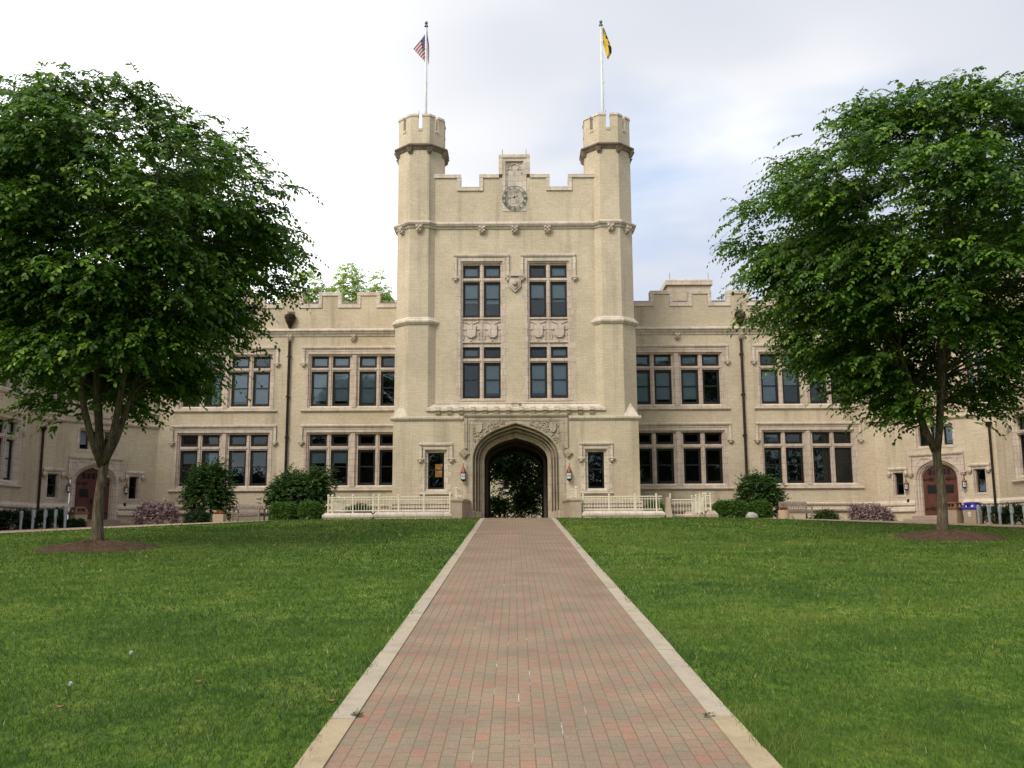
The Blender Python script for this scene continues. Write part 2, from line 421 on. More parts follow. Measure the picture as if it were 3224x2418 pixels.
# sidewalks round the court, apron at the arch
b = MB()
for sx in (-1, 1):
    ax = 9.4
    while ax < 24.4:
        a1 = ax + .5
        e0, e1 = lawn_edge(ax), lawn_edge(a1)
        f0, f1 = min(53.0, 73.25 - ax - .0), min(53.0, 73.25 - a1)
        n = 8
        for k in range(n):
            A = e0 + (f0 - e0) * k / n; B = e0 + (f0 - e0) * (k + 1) / n
            C = e1 + (f1 - e1) * (k + 1) / n; D = e1 + (f1 - e1) * k / n
            b.face([(sx * ax, A, H(ax, A) + .02), (sx * a1, D, H(a1, D) + .02), (sx * a1, C, H(a1, C) + .02), (sx * ax, B, H(ax, B) + .02)])
        ax = a1
o = b.build('sidewalk', WALK, smooth=True); tag(o, 'tan concrete sidewalk curving round the edge of the lawn', 'sidewalk', kind='structure')
b = MB()
for i in range(12):
    y0 = 45.15 + i * .2; y1 = y0 + .2
    b.face([(-9.3, y0, H(0, y0) + .016), (9.3, y0, H(0, y0) + .016), (9.3, y1, H(0, y1) + .016), (-9.3, y1, H(0, y1) + .016)])
o = b.build('pavement', WALK); tag(o, 'paved landing in front of the arch', 'pavement', kind='structure')

# ------------------------------------------------------------------ the building
BO = (0, 50, 0)
BLD = empty('college_building', BO, 'long tan brick collegiate gothic building with twin turrets, clock and arched gateway', 'building')
def part(mb, name, mat, parent=BLD, label=None, smooth=False):
    o = mb.build(name, mat, parent, BO, smooth)
    if label: o['label'] = label
    return o
MAIN = Frame((0, 53.2, 0), (1, 0, 0), (0, -1, 0)); BLK = Frame((0, 47, 0), (1, 0, 0), (0, -1, 0)); CTR = Frame((0, 47.36, 0), (1, 0, 0), (0, -1, 0))
DIAG = {-1: Frame((-20.05, 53.2, 0), (-q, -q, 0), (q, -q, 0)), 1: Frame((20.05, 53.2, 0), (q, -q, 0), (-q, -q, 0))}
SIDE = {-1: Frame((-24.55, 48.7, 0), (0, -1, 0), (1, 0, 0)), 1: Frame((24.55, 48.7, 0), (0, -1, 0), (-1, 0, 0))}

def sweep(mb, prof, a0, a1, miter0=0, miter1=0):
    mb.loft([[(a0 - miter0 * d, d, z) for d, z in prof], [(a1 + miter1 * d, d, z) for d, z in prof]], True, True)
def octa(mb, c, prof, caps=True):
    rings = []
    for a, z in prof:
        r_ = a / math.cos(R(22.5))
        rings.append([(c[0] + r_ * math.cos(R(45 * j + 22.5)), c[1] + r_ * math.sin(R(45 * j + 22.5)), z) for j in range(8)])
    mb.loft(rings, True, caps)
def ball(mb, c, r, k=6, F=None):
    rings = []
    for i in range(1, k):
        t = math.pi * i / k
        rings.append([(c[0] + r * math.sin(t) * math.cos(2 * math.pi * j / 8), c[1] + r * math.sin(t) * math.sin(2 * math.pi * j / 8), c[2] - r * math.cos(t)) for j in range(8)])
    mb.loft(rings, True, True)
def boss(F, a, z, w=.30, h=.44, dep=.24):
    mb = MB(F)
    mb.hexa([(a - w * .34, 0, z), (a + w * .34, 0, z), (a + w * .34, dep * .45, z + .03), (a - w * .34, dep * .45, z + .03),
             (a - w * .5, 0, z + h), (a + w * .5, 0, z + h), (a + w * .5, dep, z + h), (a - w * .5, dep, z + h)])
    for u, v in ((-.3, .75), (.3, .75), (0, .6), (-.26, .4), (.26, .4), (0, .25)):
        ball(mb, (a + u * w, dep * (.55 + .42 * v), z + v * h), w * .19)
    part(mb, 'boss', STONEP)
def stop(mb, a, d, z, s=.13):   # little carved hood stop
    mb.hexa([(a - s * .45, 0, z), (a + s * .45, 0, z), (a + s * .45, d * .5, z), (a - s * .45, d * .5, z),
             (a - s, 0, z + s * 1.3), (a + s, 0, z + s * 1.3), (a + s, d, z + s * 1.3), (a - s, d, z + s * 1.3)])
    mb.box(a - s * 1.25, a + s * 1.25, 0, d * 1.15, z + s * 1.3, z + s * 1.75)
    ball(mb, (a, d * .8, z + s * .7), s * .5)
def parapet(F, merl, a0, a1, zb, zc, zt, th=.45, wall=BRICK, cop=STONE, cw=.2):
    b = MB(F); b.box(a0, a1, -th, 0, zb, zc - .22); B = part(b, 'parapet', wall)
    prev = a0
    def low(x0, x1):
        s = MB(F); s.cbox(x0, x1, -th - .05, .07, zc - .22, zc, .03); part(s, 'coping', cop, B)
    for m0, m1 in merl:
        b = MB(F); b.box(max(m0 + cw, a0), min(m1 - cw, a1), -th + .03, -.0, zc - .22, zt - cw)
        M_ = part(b, 'merlon', wall)
        s = MB(F)
        s.cbox(max(m0, a0), min(m1, a1), -th - .05, .07, zt - cw, zt, .03)
        if m0 > a0: s.box(m0, m0 + cw, -th - .02, .055, zc, zt - cw)
        if m1 < a1: s.box(m1 - cw, m1, -th - .02, .055, zc, zt - cw)
        part(s, 'coping', cop, M_)
        if m0 > prev: low(prev - (cw if prev > a0 else 0), m0 + cw)
        prev = m1
    if prev < a1: low(prev - cw, a1)

HOODP = lambda z: [(0, z), (.05, z), (.11, z + .07), (.12, z + .14), (0, z + .19)]
def surround(F, c, half, z0, z1, bays, rows, pillar=True, hood=None, ledge=True, stone=STONEP, hoodm=STONE, groups=None, blinds=(), ins=.12, dk=()):
    s = MB(F)
    a0, a1 = c - half, c + half
    def ring(i, d): return [(a0 + i, d, z0 + i * .6), (a1 - i, d, z0 + i * .6), (a1 - i, d, z1 - i), (a0 + i, d, z1 - i)]
    tw = .24 if half > .8 else .14
    s.loft([ring(0, -.02), ring(0, .022), ring(tw * .5, .022), ring(tw * .62, -.07), ring(tw * .85, -.07), ring(tw, -.17)], True)
    lights = [(c + l0, c + l1, r0, r1) for l0, l1 in bays for r0, r1, _ in rows]
    s.grid_holes(a0 + tw, a1 - tw, z0 + tw * .6, z1 - tw, lights, -.17)
    for h in lights: s.reveal(h, -.17, -.37)
    bs = sorted(bays)
    for (p0, p1), (n0, n1) in zip(bs, bs[1:]):
        m = c + (p1 + n0) / 2; w = (n0 - p1) / 2
        if w > .22 and pillar:
            s.box(m - .115, m + .115, -.168, -.03, z0 + .12, z1 - .16)
            s.box(m - .17, m + .17, -.166, -.10, z0 + .14, z1 - .2)
        else: s.box(m - .04, m + .04, -.168, -.12, z0 + .14, z1 - .2)
    rs = sorted(rows)
    for (p0, p1, _), (n0, n1, __) in zip(rs, rs[1:]):
        m = (p1 + n0) / 2
        if n0 - p1 < .4:
            for l0, l1 in bays: s.box(c + l0 - .02, c + l1 + .02, -.167, -.115, m - .04, m + .04)
    S = part(s, 'window_surround', stone)
    if ledge:
        l = MB(F); e = .22 if half > .8 else .16
        zl = rs[0][0]
        l.loft([[(a0 + .06, -.17, zl - .004), (a0 + .06, .03, z0 - .02), (a0 + .06, -.17, z0 - .02)], [(a1 - .06, -.17, zl - .004), (a1 - .06, .03, z0 - .02), (a1 - .06, -.17, z0 - .02)]], True, True)
        sweep(l, [(0, z0 - .17), (.06, z0 - .15), (.13, z0 - .09), (.13, z0 - .05), (0, z0 - .018)], a0 - e, a1 + e)
        part(l, 'sill', LEDGE, S)
    if hood:
        zt, zd = hood
        h = MB(F); e = .22 if half > .8 else .2
        if half < .5: e = .16
        h0, h1 = a0 - e, a1 + e
        sweep(h, HOODP(zt - .19), h0, h1)
        for A in (h0, h1 - .13): h.box(A, A + .13, 0, .10, zd, zt - .19)
        sz = .13 if half > .5 else .09
        stop(h, h0 + .065, .16, zd - sz * 1.75, sz); stop(h, h1 - .065, .16, zd - sz * 1.75, sz)
        h.box(h0 + .13, h1 - .13, 0, .02, zt - .28, zt - .19)
        part(h, 'hood_mould', hoodm, S)
    # dark sashes and glass, one window per bay pair
    groups = groups or [(bays, rows)]
    k = 0
    for gb, gr in groups:
        f = MB(F); g = MB(F); bls = []; rm = MB(F)
        for l0, l1 in gb:
            for r0, r1, dh in gr:
                o = (c + l0, c + l1, r0, r1); i = (o[0] + ins, o[1] - ins, r0 + ins * 1.25, r1 - ins)
                f.frame_ring(o, i, -.29, -.36)
                f.frame_ring((o[0] + .03, o[1] - .03, r0 + .03, r1 - .03), (i[0] - .03, i[1] + .03, i[2] - .03, i[3] + .03), -.275, -.292)
                g.face([(i[0], -.335, i[2]), (i[1], -.335, i[2]), (i[1], -.335, i[3]), (i[0], -.335, i[3])])
                if dh:
                    zm = r0 + (r1 - r0) * .53
                    f.box(i[0], i[1], -.345, -.30, zm - .03, zm + .03)
                fr = blinds[k] if k < len(blinds) else 0
                k += 1
                if fr:
                    bl = MB(F); bls.append(bl); bl.box(i[0] - .02, i[1] + .02, -.43, -.42, i[3] - (i[3] - i[2]) * fr, i[3] + .02)
        ra, rb = min(x[0] for x in gb) + c - .05, max(x[1] for x in gb) + c + .05
        rz0, rz1 = min(x[0] for x in gr) - .05, max(x[1] for x in gr) + .05
        W = part(f, 'window', FRAME); part(g, 'pane', GLASS, W)
        rm.face([(ra, -1.1, rz0), (rb, -1.1, rz0), (rb, -1.1, rz1), (ra, -1.1, rz1)])
        rm.reveal((ra, rb, rz0, rz1), -.372, -1.1)
        part(rm, 'room', ROOM, W)
        for bl in bls: part(bl, 'blind', BLIND, W)
    return S

# --- wings
LB = [(-2.45, -1.48), (-1.25, -.27), (.27, 1.25), (1.48, 2.45)]
UP = [(6.42, 8.40, 1), (8.61, 9.29, 0)]; LO = [(1.96, 3.94, 1), (4.16, 4.82, 0)]
brng = random.Random(11)
for sx in (-1, 1):
    w = MB(MAIN); s = MB(MAIN)
    cs = [sx * 9.12, sx * 16.36]
    holes = [(c - 2.72, c + 2.72, z0, z1) for c in cs for z0, z1 in ((6.22, 9.50), (1.76, 5.04))]
    A, B = (6.08, 20.05) if sx > 0 else (-20.05, -6.08)
    w.grid_holes(A, B, -1.2, 10.6, holes, 0)
    part(w, 'wing_wall', BRICK)
    merl = [(7.72 + 2.2 * k, 9.03 + 2.2 * k) for k in range(6)]
    if sx < 0: merl = [(-b_, -a_) for a_, b_ in reversed(merl)]
    parapet(MAIN, merl, A, B, 10.6, 12.28, 12.97)
    sweep(s, [(0, 10.40), (.05, 10.40), (.07, 10.46), (.15, 10.56), (.17, 10.66), (.26, 10.68), (.26, 10.74), (.08, 10.85), (0, 10.85)], A, B)
    part(s, 'string_course', STONE)
    for z, dd in ((.83, .10), (.50, .16)):
        s = MB(MAIN)
        sweep(s, [(0, z - .10), (dd - .04, z - .10), (dd, z - .03), (dd, z + .01), (dd - .07, z + .06), (0, z + .07)], A, B)
        part(s, 'plinth_course', STONEP)
    for a in (9.2, 12.8, 16.4, 19.7): boss(MAIN, sx * a, 10.08, .30, .40)
    for c in cs:
        for rows, z0, z1, hd in ((UP, 6.22, 9.50, (9.83, 8.86)), (LO, 1.76, 5.04, (5.37, 4.40))):
            gs = [(LB[:2], rows), (LB[2:], rows)]
            bl = [brng.choice((0, 0, .5, .9, .97)) if rows is UP else brng.choice((0, 0, 0, 0, .35)) for _ in range(8)]
            surround(MAIN, c, 2.72, z0, z1, LB, rows, True, hd, True, groups=gs, blinds=bl)
    # downpipe with hopper
    x = sx * 12.8
    p = MB(MAIN)
    p.tube([(x, .13, 10.1), (x, .13, .1)], .075, 8)
    for z in (9.2, 6.9, 4.6, 2.3): p.box(x - .11, x + .11, 0, .19, z, z + .07)
    D = part(p, 'downpipe', COPPER, smooth=False)
    p = MB(MAIN)
    p.tube([(x, .17, 11.62), (x, .17, 11.42), (x, .17, 11.22), (x, .17, 11.02), (x, .17, 10.86)], [.30, .29, .25, .13, .075], 10)
    p.tube([(x, .17, 11.5), (x, .17, 11.44)], .33, 10)
    part(p, 'hopper_head', COPPER, D)
    p = MB(MAIN)
    p.frame_ring((x - .20, x + .20, 11.44, 11.86), (x - .12, x + .12, 11.5, 11.78), .05, 0)
    p.face([(x - .12, .008, 11.5), (x + .12, .008, 11.5), (x + .12, .008, 11.78), (x - .12, .008, 11.78)])
    p.tube([(x - .11, .06, 11.7), (x, .12, 11.8), (x + .11, .06, 11.7)], .03, 5)
    part(p, 'outlet', DARKST, D)
    r_ = MB()
    xa, xb = min(sx * 5.6, sx * 26), max(sx * 5.6, sx * 26)
    r_.loft([[(xa, 53.66, 12.05), (xa, 57.2, 13.36), (xa, 61, 12.0), (xa, 61, 11.6), (xa, 53.66, 11.6)], [(xb, 53.66, 12.05), (xb, 57.2, 13.36), (xb, 61, 12.0), (xb, 61, 11.6), (xb, 53.66, 11.6)]], True, True)
    part(r_, 'roof', ROOFT)
    r_ = MB(); r_.face([(xa, 61, -1), (xb, 61, -1), (xb, 61, 11.6), (xa, 61, 11.6)]); part(r_, 'rear_wall', BRICK)
r_ = MB(); r_.box(9.7, 12.4, 58.8, 62, 12.8, 14.75); H_ = part(r_, 'roof_house', BRICK)
r_ = MB(); r_.cbox(9.55, 12.52, 58.65, 62.1, 14.75, 15.12, .06); part(r_, 'coping', STONE, H_)
for x in (9.85, 12.3):
    r_ = MB(); r_.tube([(x, 58.9, 15.1), (x, 58.9, 15.6)], .012, 4); part(r_, 'lightning_rod', IRON)

# --- archways
TU = [(1, 0), (.993, .07), (.985, .13), (.95, .28), (.91, .375), (.86, .465), (.79, .56), (.70, .65), (.59, .735), (.455, .814), (.33, .87), (.21, .92), (.1, .962), (0, 1)]
def arc(c, hw, zs, rise, zb):
    Lf = [(c - hw * u, zs + rise * h) for u, h in TU]; Rt = [(c + hw * u, zs + rise * h) for u, h in reversed(TU[:-1])]
    return [(c - hw, zb)] + Lf + Rt + [(c + hw, zb)]
def archway(F, c, out, inn, zs, zb, lab, prof, depth, stone, nbands):
    ho, ao = out; hi, ai = inn; lh, lt = lab
    s = MB(F)
    P = arc(c, ho, zs, ao - zs, zb)
    for (xa, za), (xb, zb2) in zip(P[1:-1], P[2:-1]):
        s.face([(xa, .03, za), (xb, .03, zb2), (xb, .03, lt), (xa, .03, lt)])
    for A, B in ((c - lh, c - ho), (c + ho, c + lh)):
        s.face([(A, .03, zb), (B, .03, zb), (B, .03, lt), (A, .03, lt)])
    rings = []
    for t, d in prof:
        rings.append([(x, d * depth, z) for x, z in arc(c, ho + (hi - ho) * t, zs, (ao + (ai - ao) * t) - zs, zb)])
    s.loft(rings, False)
    # plain splayed foot of the jambs
    for sg in (-1, 1):
        zf = zb + (1.0 if depth > .5 else .6)
        s.hexa([(c + sg * ho, -.9 * depth, zb), (c + sg * hi, -depth, zb), (c + sg * hi, -depth + .012, zb), (c + sg * ho, .032, zb),
                (c + sg * (ho - .02), -.9 * depth, zf), (c + sg * (hi + .02), -depth, zf), (c + sg * (hi + .012), -depth + .012, zf - .22), (c + sg * (ho - .02), .0, zf - .1)])
    return s
E1 = []
GP = [(0, .04), (.05, .02), (.08, -.22), (.16, -.36), (.20, -.36), (.24, -.15), (.28, -.15), (.32, -.52), (.42, -.64), (.46, -.42), (.50, -.42), (.54, -.74), (.64, -.85), (.68, -.66), (.72, -.66), (.76, -.88), (.84, -.90), (1.0, -1.0)]
s = archway(BLK, 0, (2.16, 4.71), (1.585, 4.03), 2.92, -.5, (2.42, 5.0), GP, .9, ARCHST, 3)
AW = part(s, 'archway', ARCHST)
s = MB(BLK)
sweep(s, [(.0, 4.92), (.05, 4.92), (.14, 5.02), (.16, 5.10), (.03, 5.16), (0, 5.16)], -2.56, 2.56)
for sg in (-1, 1):
    a = sorted((sg * 2.40, sg * 2.56)); s.box(a[0], a[1], .0, .13, 3.42, 4.92)
    a = sorted((sg * 2.30, sg * 2.40)); s.box(a[0], a[1], .0, .06, 3.3, 4.92)
    for r_, d in ((.27, .10), (.20, .17), (.11, .13), (.07, .2)):
        s.plate([(sg * 2.55, 3.19 - r_), (sg * 2.55 + r_, 3.19), (sg * 2.55, 3.19 + r_), (sg * 2.55 - r_, 3.19)], 0.0, d)
s.box(-2.3, 2.3, .0, .06, 4.82, 4.92)
part(s, 'label_mould', ARCHST, AW)
# spandrel carving: shields and scrolling foliage
s = MB(BLK); cr = random.Random(5)
def outer_z(a):
    P = arc(0, 2.16, 2.92, 1.79, -.5)
    for (xa, za), (xb, zb) in zip(P[1:-1], P[2:-1]):
        if xa <= a <= xb and xb > xa: return za + (zb - za) * (a - xa) / (xb - xa)
    return 2.9
for sg in (-1, 1):
    sh = [(-.17, .24), (.17, .24), (.17, -.08), (.1, -.2), (0, -.27), (-.1, -.2), (-.17, -.08)]
    s.plate([(sg * 1.83 + x, 4.46 + z) for x, z in sh], .03, .12)
    for _ in range(150):
        a = cr.uniform(.45, 2.08); z = cr.uniform(3.7, 4.78)
        if z < outer_z(a) + .13 or z > 4.74: continue
        if abs(a - 1.83) < .22 and abs(z - 4.43) < .26: continue
        r0 = cr.uniform(.05, .10); ph = cr.uniform(0, 6.28); tw = cr.choice((-1, 1)); pts = []
        for i in range(9):
            t = i / 8; rr = r0 * (1 - .8 * t)
            pts.append((sg * a + rr * math.cos(ph + tw * 5 * t), .06, z + rr * math.sin(ph + tw * 5 * t)))
        s.tube(pts, [.032 - .016 * i / 8 for i in range(9)], 5)
    s.box(*sorted((sg * .35, sg * 2.14)), .03, .055, 4.76, 4.79); s.box(*sorted((sg * 2.12, sg * 2.15)), .03, .055, 3.5, 4.76)
part(s, 'spandrel_carving', ARCHST, AW)

# --- gate block
w = MB(BLK)
w.grid_holes(-6.08, 6.08, -1.2, 4.88, [(-2.42, 2.42, -1.3, 5.0), (-4.57, -3.33, 1.29, 3.45), (3.33, 4.57, 1.29, 3.45)], 0)
for sg in (-1, 1):
    a = sg * 6.08
    w.face([(a, 0, -1.2), (a, -6.2, -1.2), (a, -6.2, 4.88), (a, 0, 4.88)])
w.grid_holes(-4.42, 4.42, 4.88, 5.28, [(-2.42, 2.42, 4.8, 5.0)], 0.002)
w.face([(-6.08, 0, 4.9), (6.08, 0, 4.9), (6.08, -6.2, 4.9), (-6.08, -6.2, 4.9)])
part(w, 'gate_wall', BRICK)
for A, B in ((-6.08, -2.62), (2.62, 6.08)):
    s = MB(BLK); sweep(s, [(0, 4.80), (.05, 4.82), (.12, 4.90), (.13, 4.97), (0, 5.03)], A - (.12 if A < -6 else 0), B + (.12 if B > 6 else 0))
    part(s, 'string_course', STONE)
for z in (.83, .65, .47, .29, .11):
    for A, B in ((-6.08, -2.75), (2.75, 6.08)):
        s = MB(BLK); s.box(A - .11 * (A < -6), B + .11 * (B > 6), 0, .11, z - .125, z)
        part(s, 'plinth_course', STONEP)
for sg in (-1, 1):   # stepped pyramids at the outer corners
    s = MB(BLK); cx = sg * 5.72; zz = 4.99
    for i in range(4):
        h0 = .38 - .095 * i; h1 = .38 - .095 * (i + 1) + .012
        s.hexa([(cx - h0, -.38 - h0 + .06, zz), (cx + h0, -.38 - h0 + .06, zz), (cx + h0, -.38 + h0 + .06, zz), (cx - h0, -.38 + h0 + .06, zz),
                (cx - h1, -.38 - h1 + .06, zz + .18), (cx + h1, -.38 - h1 + .06, zz + .18), (cx + h1, -.38 + h1 + .06, zz + .18), (cx - h1, -.38 + h1 + .06, zz + .18)])
        zz += .18
    part(s, 'corner_pyramid', LEDGE)
# sloped shelf with dentils above the arch
s = MB(BLK)
s.loft([[(-4.44, .12, 5.30), (-4.44, .12, 5.42), (-4.05, -.36, 5.70), (-4.05, -.36, 5.28), (-4.44, .0, 5.28)], [(4.44, .12, 5.30), (4.44, .12, 5.42), (4.05, -.36, 5.70), (4.05, -.36, 5.28), (4.44, .0, 5.28)]], True, True)
s.box(-4.05, 4.05, -.36, -.30, 5.70, 5.78)
SH = part(s, 'weathered_shelf', LEDGE)
for k in range(14):
    a = -3.87 + .583 * k + (.06 if k > 6 else -.0)
    s = MB(BLK)
    s.hexa([(a - .11, .0, 5.13), (a + .11, .0, 5.13), (a + .11, .10, 5.14), (a - .11, .10, 5.14), (a - .11, .0, 5.27), (a + .11, .0, 5.27), (a + .11, .19, 5.25), (a - .11, .19, 5.25)])
    s.hexa([(a - .11, .121, 5.30), (a + .11, .121, 5.30), (a + .11, .18, 5.32), (a - .11, .18, 5.32), (a - .11, -.02, 5.53), (a + .11, -.02, 5.53), (a + .11, .18, 5.46), (a - .11, .18, 5.46)])
    part(s, 'dentil', STONE, SH)
s = MB(BLK); s.box(-.17, .17, -.36, .05, 5.36, 5.66); s.cbox(-.22, .22, -.36, .09, 5.66, 5.80, .03); part(s, 'keystone', STONEP, SH)
# small ground floor windows
for sg in (-1, 1):
    S = surround(BLK, sg * 3.95, .62, 1.29, 3.45, [(-.40, .40)], [(1.45, 3.24, 1)], hood=(3.73, 2.95), stone=STONE, ins=.07)
    for z in (1.42, 2.0, 2.6):
        for e in (-1, 1):
            s = MB(BLK); a = sorted((sg * 3.95 + e * .622, sg * 3.95 + e * .76)); s.box(a[0], a[1], -.01, .018, z, z + .28); part(s, 'quoin', STONE, S)
    if sg < 0:
        s = MB(BLK); s.box(-4.02, -3.68, -.52, -.50, 2.06, 2.70)
        part(s, 'lit_shade', AMBER, S, 'amber lampshade glowing behind the glass')

# --- passage through the gate
p = MB()
A0 = arc(0, 1.62, 2.92, 1.15, -.5)
for i in range(8):
    y0 = 47.9 + 10.1 * i / 8; y1 = 47.9 + 10.1 * (i + 1) / 8
    p.loft([[(x, y0, z) for x, z in A0], [(x, y1, z) for x, z in A0]], False)
    if i in (2, 5):   # ribs
        A1 = arc(0, 1.60, 2.92, 1.12, -.5); A2 = arc(0, 1.46, 2.92, .98, -.5)
        p.loft([[(x, y0, z) for x, z in A1], [(x, y0, z) for x, z in A2], [(x, y0 + .4, z) for x, z in A2], [(x, y0 + .4, z) for x, z in A1]], False)
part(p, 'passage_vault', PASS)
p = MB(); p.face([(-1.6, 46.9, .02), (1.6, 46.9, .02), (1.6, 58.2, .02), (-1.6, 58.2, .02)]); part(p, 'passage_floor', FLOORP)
p = MB(); Pr = arc(0, 1.62, 2.92, 1.15, -.5)
for (xa, za), (xb, zb2) in zip(Pr[1:-1], Pr[2:-1]): p.face([(xa, 58, za), (xb, 58, zb2), (xb, 58, 16.5), (xa, 58, 16.5)])
for sg in (-1, 1): p.face([(sg * 1.62, 58, -.6), (sg * 6.1, 58, -.6), (sg * 6.1, 58, 16.5), (sg * 1.62, 58, 16.5)])
for sg in (-1, 1): p.face([(sg * 5.5, 48.4, 4.9), (sg * 5.5, 58, 4.9), (sg * 5.5, 58, 16.5), (sg * 5.5, 48.4, 16.5)])
p.face([(-5.5, 47.8, 16.5), (5.5, 47.8, 16.5), (5.5, 58, 16.5), (-5.5, 58, 16.5)])
part(p, 'gatehouse_body', BRICK)

# --- centre wall of the gatehouse
w = MB(CTR)
w.grid_holes(-4.25, 4.25, 4.95, 16.84, [(-2.89, -.51, 5.85, 13.2), (.51, 2.89, 5.85, 13.2), (-.60, .60, 15.76, 16.9)], 0)
part(w, 'centre_wall', BRICK)
def bx(sg, m, a, b_, *r): m.box(*sorted((sg * a, sg * b_)), *r)
def cb(sg, m, a, b_, d0, d1, z0, z1): m.cbox(*sorted((sg * a, sg * b_)), d0, d1, z0, z1, .03)
for sg in (-1, 1):
    b = MB(CTR); bx(sg, b, .62, 1.63, -.5, 0, 16.84, 17.54); M1 = part(b, 'merlon', BRICK)
    b = MB(CTR); bx(sg, b, 2.98, 4.25, -.5, 0, 16.84, 17.54); M2 = part(b, 'merlon', BRICK)
    s = MB(CTR); cb(sg, s, .815, 1.83, -.55, .08, 17.54, 17.74); bx(sg, s, 1.63, 1.83, -.52, .06, 17.06, 17.54); bx(sg, s, .615, .815, -.52, .06, 17.74, 18.63); part(s, 'coping', STONE, M1)
    s = MB(CTR); cb(sg, s, 1.63, 2.98, -.55, .08, 16.84, 17.06); part(s, 'coping', STONE, M1)
    s = MB(CTR); bx(sg, s, 2.78, 2.98, -.52, .06, 17.06, 17.54); cb(sg, s, 2.78, 4.25, -.55, .08, 17.54, 17.74); part(s, 'coping', STONE, M2)
s = MB(CTR); s.cbox(-.815, .815, -.55, .08, 18.63, 18.83, .03); part(s, 'coping', STONE)
for x in (-.62, .62):
    r_ = MB(CTR); r_.tube([(x, -.25, 18.8), (x, -.25, 19.2)], .012, 4); part(r_, 'lightning_rod', IRON)
# clock niche
s = MB(CTR)
s.box(-.615, .615, -.5, -.10, 16.84, 18.63)
s.face([(-.6, -.10, 15.76), (.6, -.10, 15.76), (.6, -.10, 16.84), (-.6, -.10, 16.84)])
s.frame_ring((-.62, .62, 15.74, 18.63), (-.47, .47, 15.98, 18.45), .03, -.10)
for sg in (-1, 1): s.box(*sorted((sg * .47, sg * .40)), -.10, -.03, 16.0, 18.4)
for z in (16.05, 16.85): 
    for sg in (-1, 1): s.box(*sorted((sg * .60, sg * .72)), -.01, .02, z, z + .3)
NI = part(s, 'clock_niche', stone_mat('niche_stone', (.60, .52, .42), .42, .30, (.2, .16, .12), .35))
s = MB(CTR)
def arcpts(cx, cz, r, a0, a1, n=10): return [(cx + r * math.cos(R(a0 + (a1 - a0) * i / n)), -.07, cz + r * math.sin(R(a0 + (a1 - a0) * i / n))) for i in range(n + 1)]
s.tube(arcpts(0, 18.14, .20, -35, 215), .035, 6)
for sg in (-1, 1): s.tube(arcpts(sg * .27, 17.93, .13, 90 if sg > 0 else 90, -60 if sg > 0 else 240), .03, 6)
s.tube([(-.42, -.07, 17.8), (-.38, -.07, 18.1), (-.22, -.07, 18.3)], .025, 5); s.tube([(.42, -.07, 17.8), (.38, -.07, 18.1), (.22, -.07, 18.3)], .025, 5)
part(s, 'tracery', STONE, NI)
# clock
CZ = 16.43
CKF = CTR
c_ = MB(CKF)
def circ(r, d, t, n=40): c_.tube([(r * math.cos(2 * math.pi * i / n), d, CZ + r * math.sin(2 * math.pi * i / n)) for i in range(n + 1)], t, 5, False)
circ(.635, .09, .016); circ(.475, .09, .014)
for k in range(60):
    if k % 5: 
        a = 2 * math.pi * k / 60
        c_.tube([(.615 * math.cos(a), .09, CZ + .615 * math.sin(a)), (.65 * math.cos(a), .09, CZ + .65 * math.sin(a))], .006, 4)
CK = part(c_, 'clock', VERD)
ROM = ['XII', 'I', 'II', 'III', 'IIII', 'V', 'VI', 'VII', 'VIII', 'IX', 'X', 'XI']
for k, t in enumerate(ROM):
    m = MB(CKF); th = R(90 - 30 * k)
    er = Vector((math.cos(th), math.sin(th))); et = Vector((math.sin(th), -math.cos(th)))
    wd = {'I': .035, 'V': .075, 'X': .08}; tot = sum(wd[ch] for ch in t); x = -tot / 2
    def bar(t0, r0, t1, r1, w=.011):
        P0 = er * (.555 + r0) + et * t0; P1 = er * (.555 + r1) + et * t1; n = (P1 - P0).normalized(); n = Vector((-n.y, n.x)) * w
        m.plate([(P0.x - n.x, CZ + P0.y - n.y), (P1.x - n.x, CZ + P1.y - n.y), (P1.x + n.x, CZ + P1.y + n.y), (P0.x + n.x, CZ + P0.y + n.y)], .075, .105 + .003 * rng.random())
    for ch in t:
        cx = x + wd[ch] / 2
        if ch == 'I': bar(cx, -.065, cx, .065)
        elif ch == 'V': bar(cx - .027, .065, cx, -.065); bar(cx + .027, .065, cx, -.065, .006)
        else: bar(cx - .03, .065, cx + .03, -.065); bar(cx + .03, .065, cx - .03, -.065, .006)
        x += wd[ch]
    bar(-tot / 2, .068, tot / 2, .068, .007); bar(-tot / 2, -.068, tot / 2, -.068, .007)
    part(m, 'numeral', VERD, CK)
for ang, ln, wd in ((24, .20, .03), (198, .38, .016)):
    m = MB(CKF); e = Vector((math.cos(R(ang)), math.sin(R(ang)))); n = Vector((-e.y, e.x))
    def pt(l, w): return (e.x * l + n.x * w, CZ + .03 + e.y * l + n.y * w)
    m.plate([pt(-.12, -wd * .6), pt(-.05, -wd * .3), pt(ln * .5, -wd * .5), pt(ln * .75, -wd), pt(ln, 0), pt(ln * .75, wd), pt(ln * .5, wd * .5), pt(-.05, wd * .3), pt(-.12, wd * .6)], .10 if ln < .3 else .12, .115 if ln < .3 else .135)
    m.tube([(0, .0, CZ + .03), (0, .15, CZ + .03)], .035, 8)
    part(m, 'clock_hand', IRON, CK)
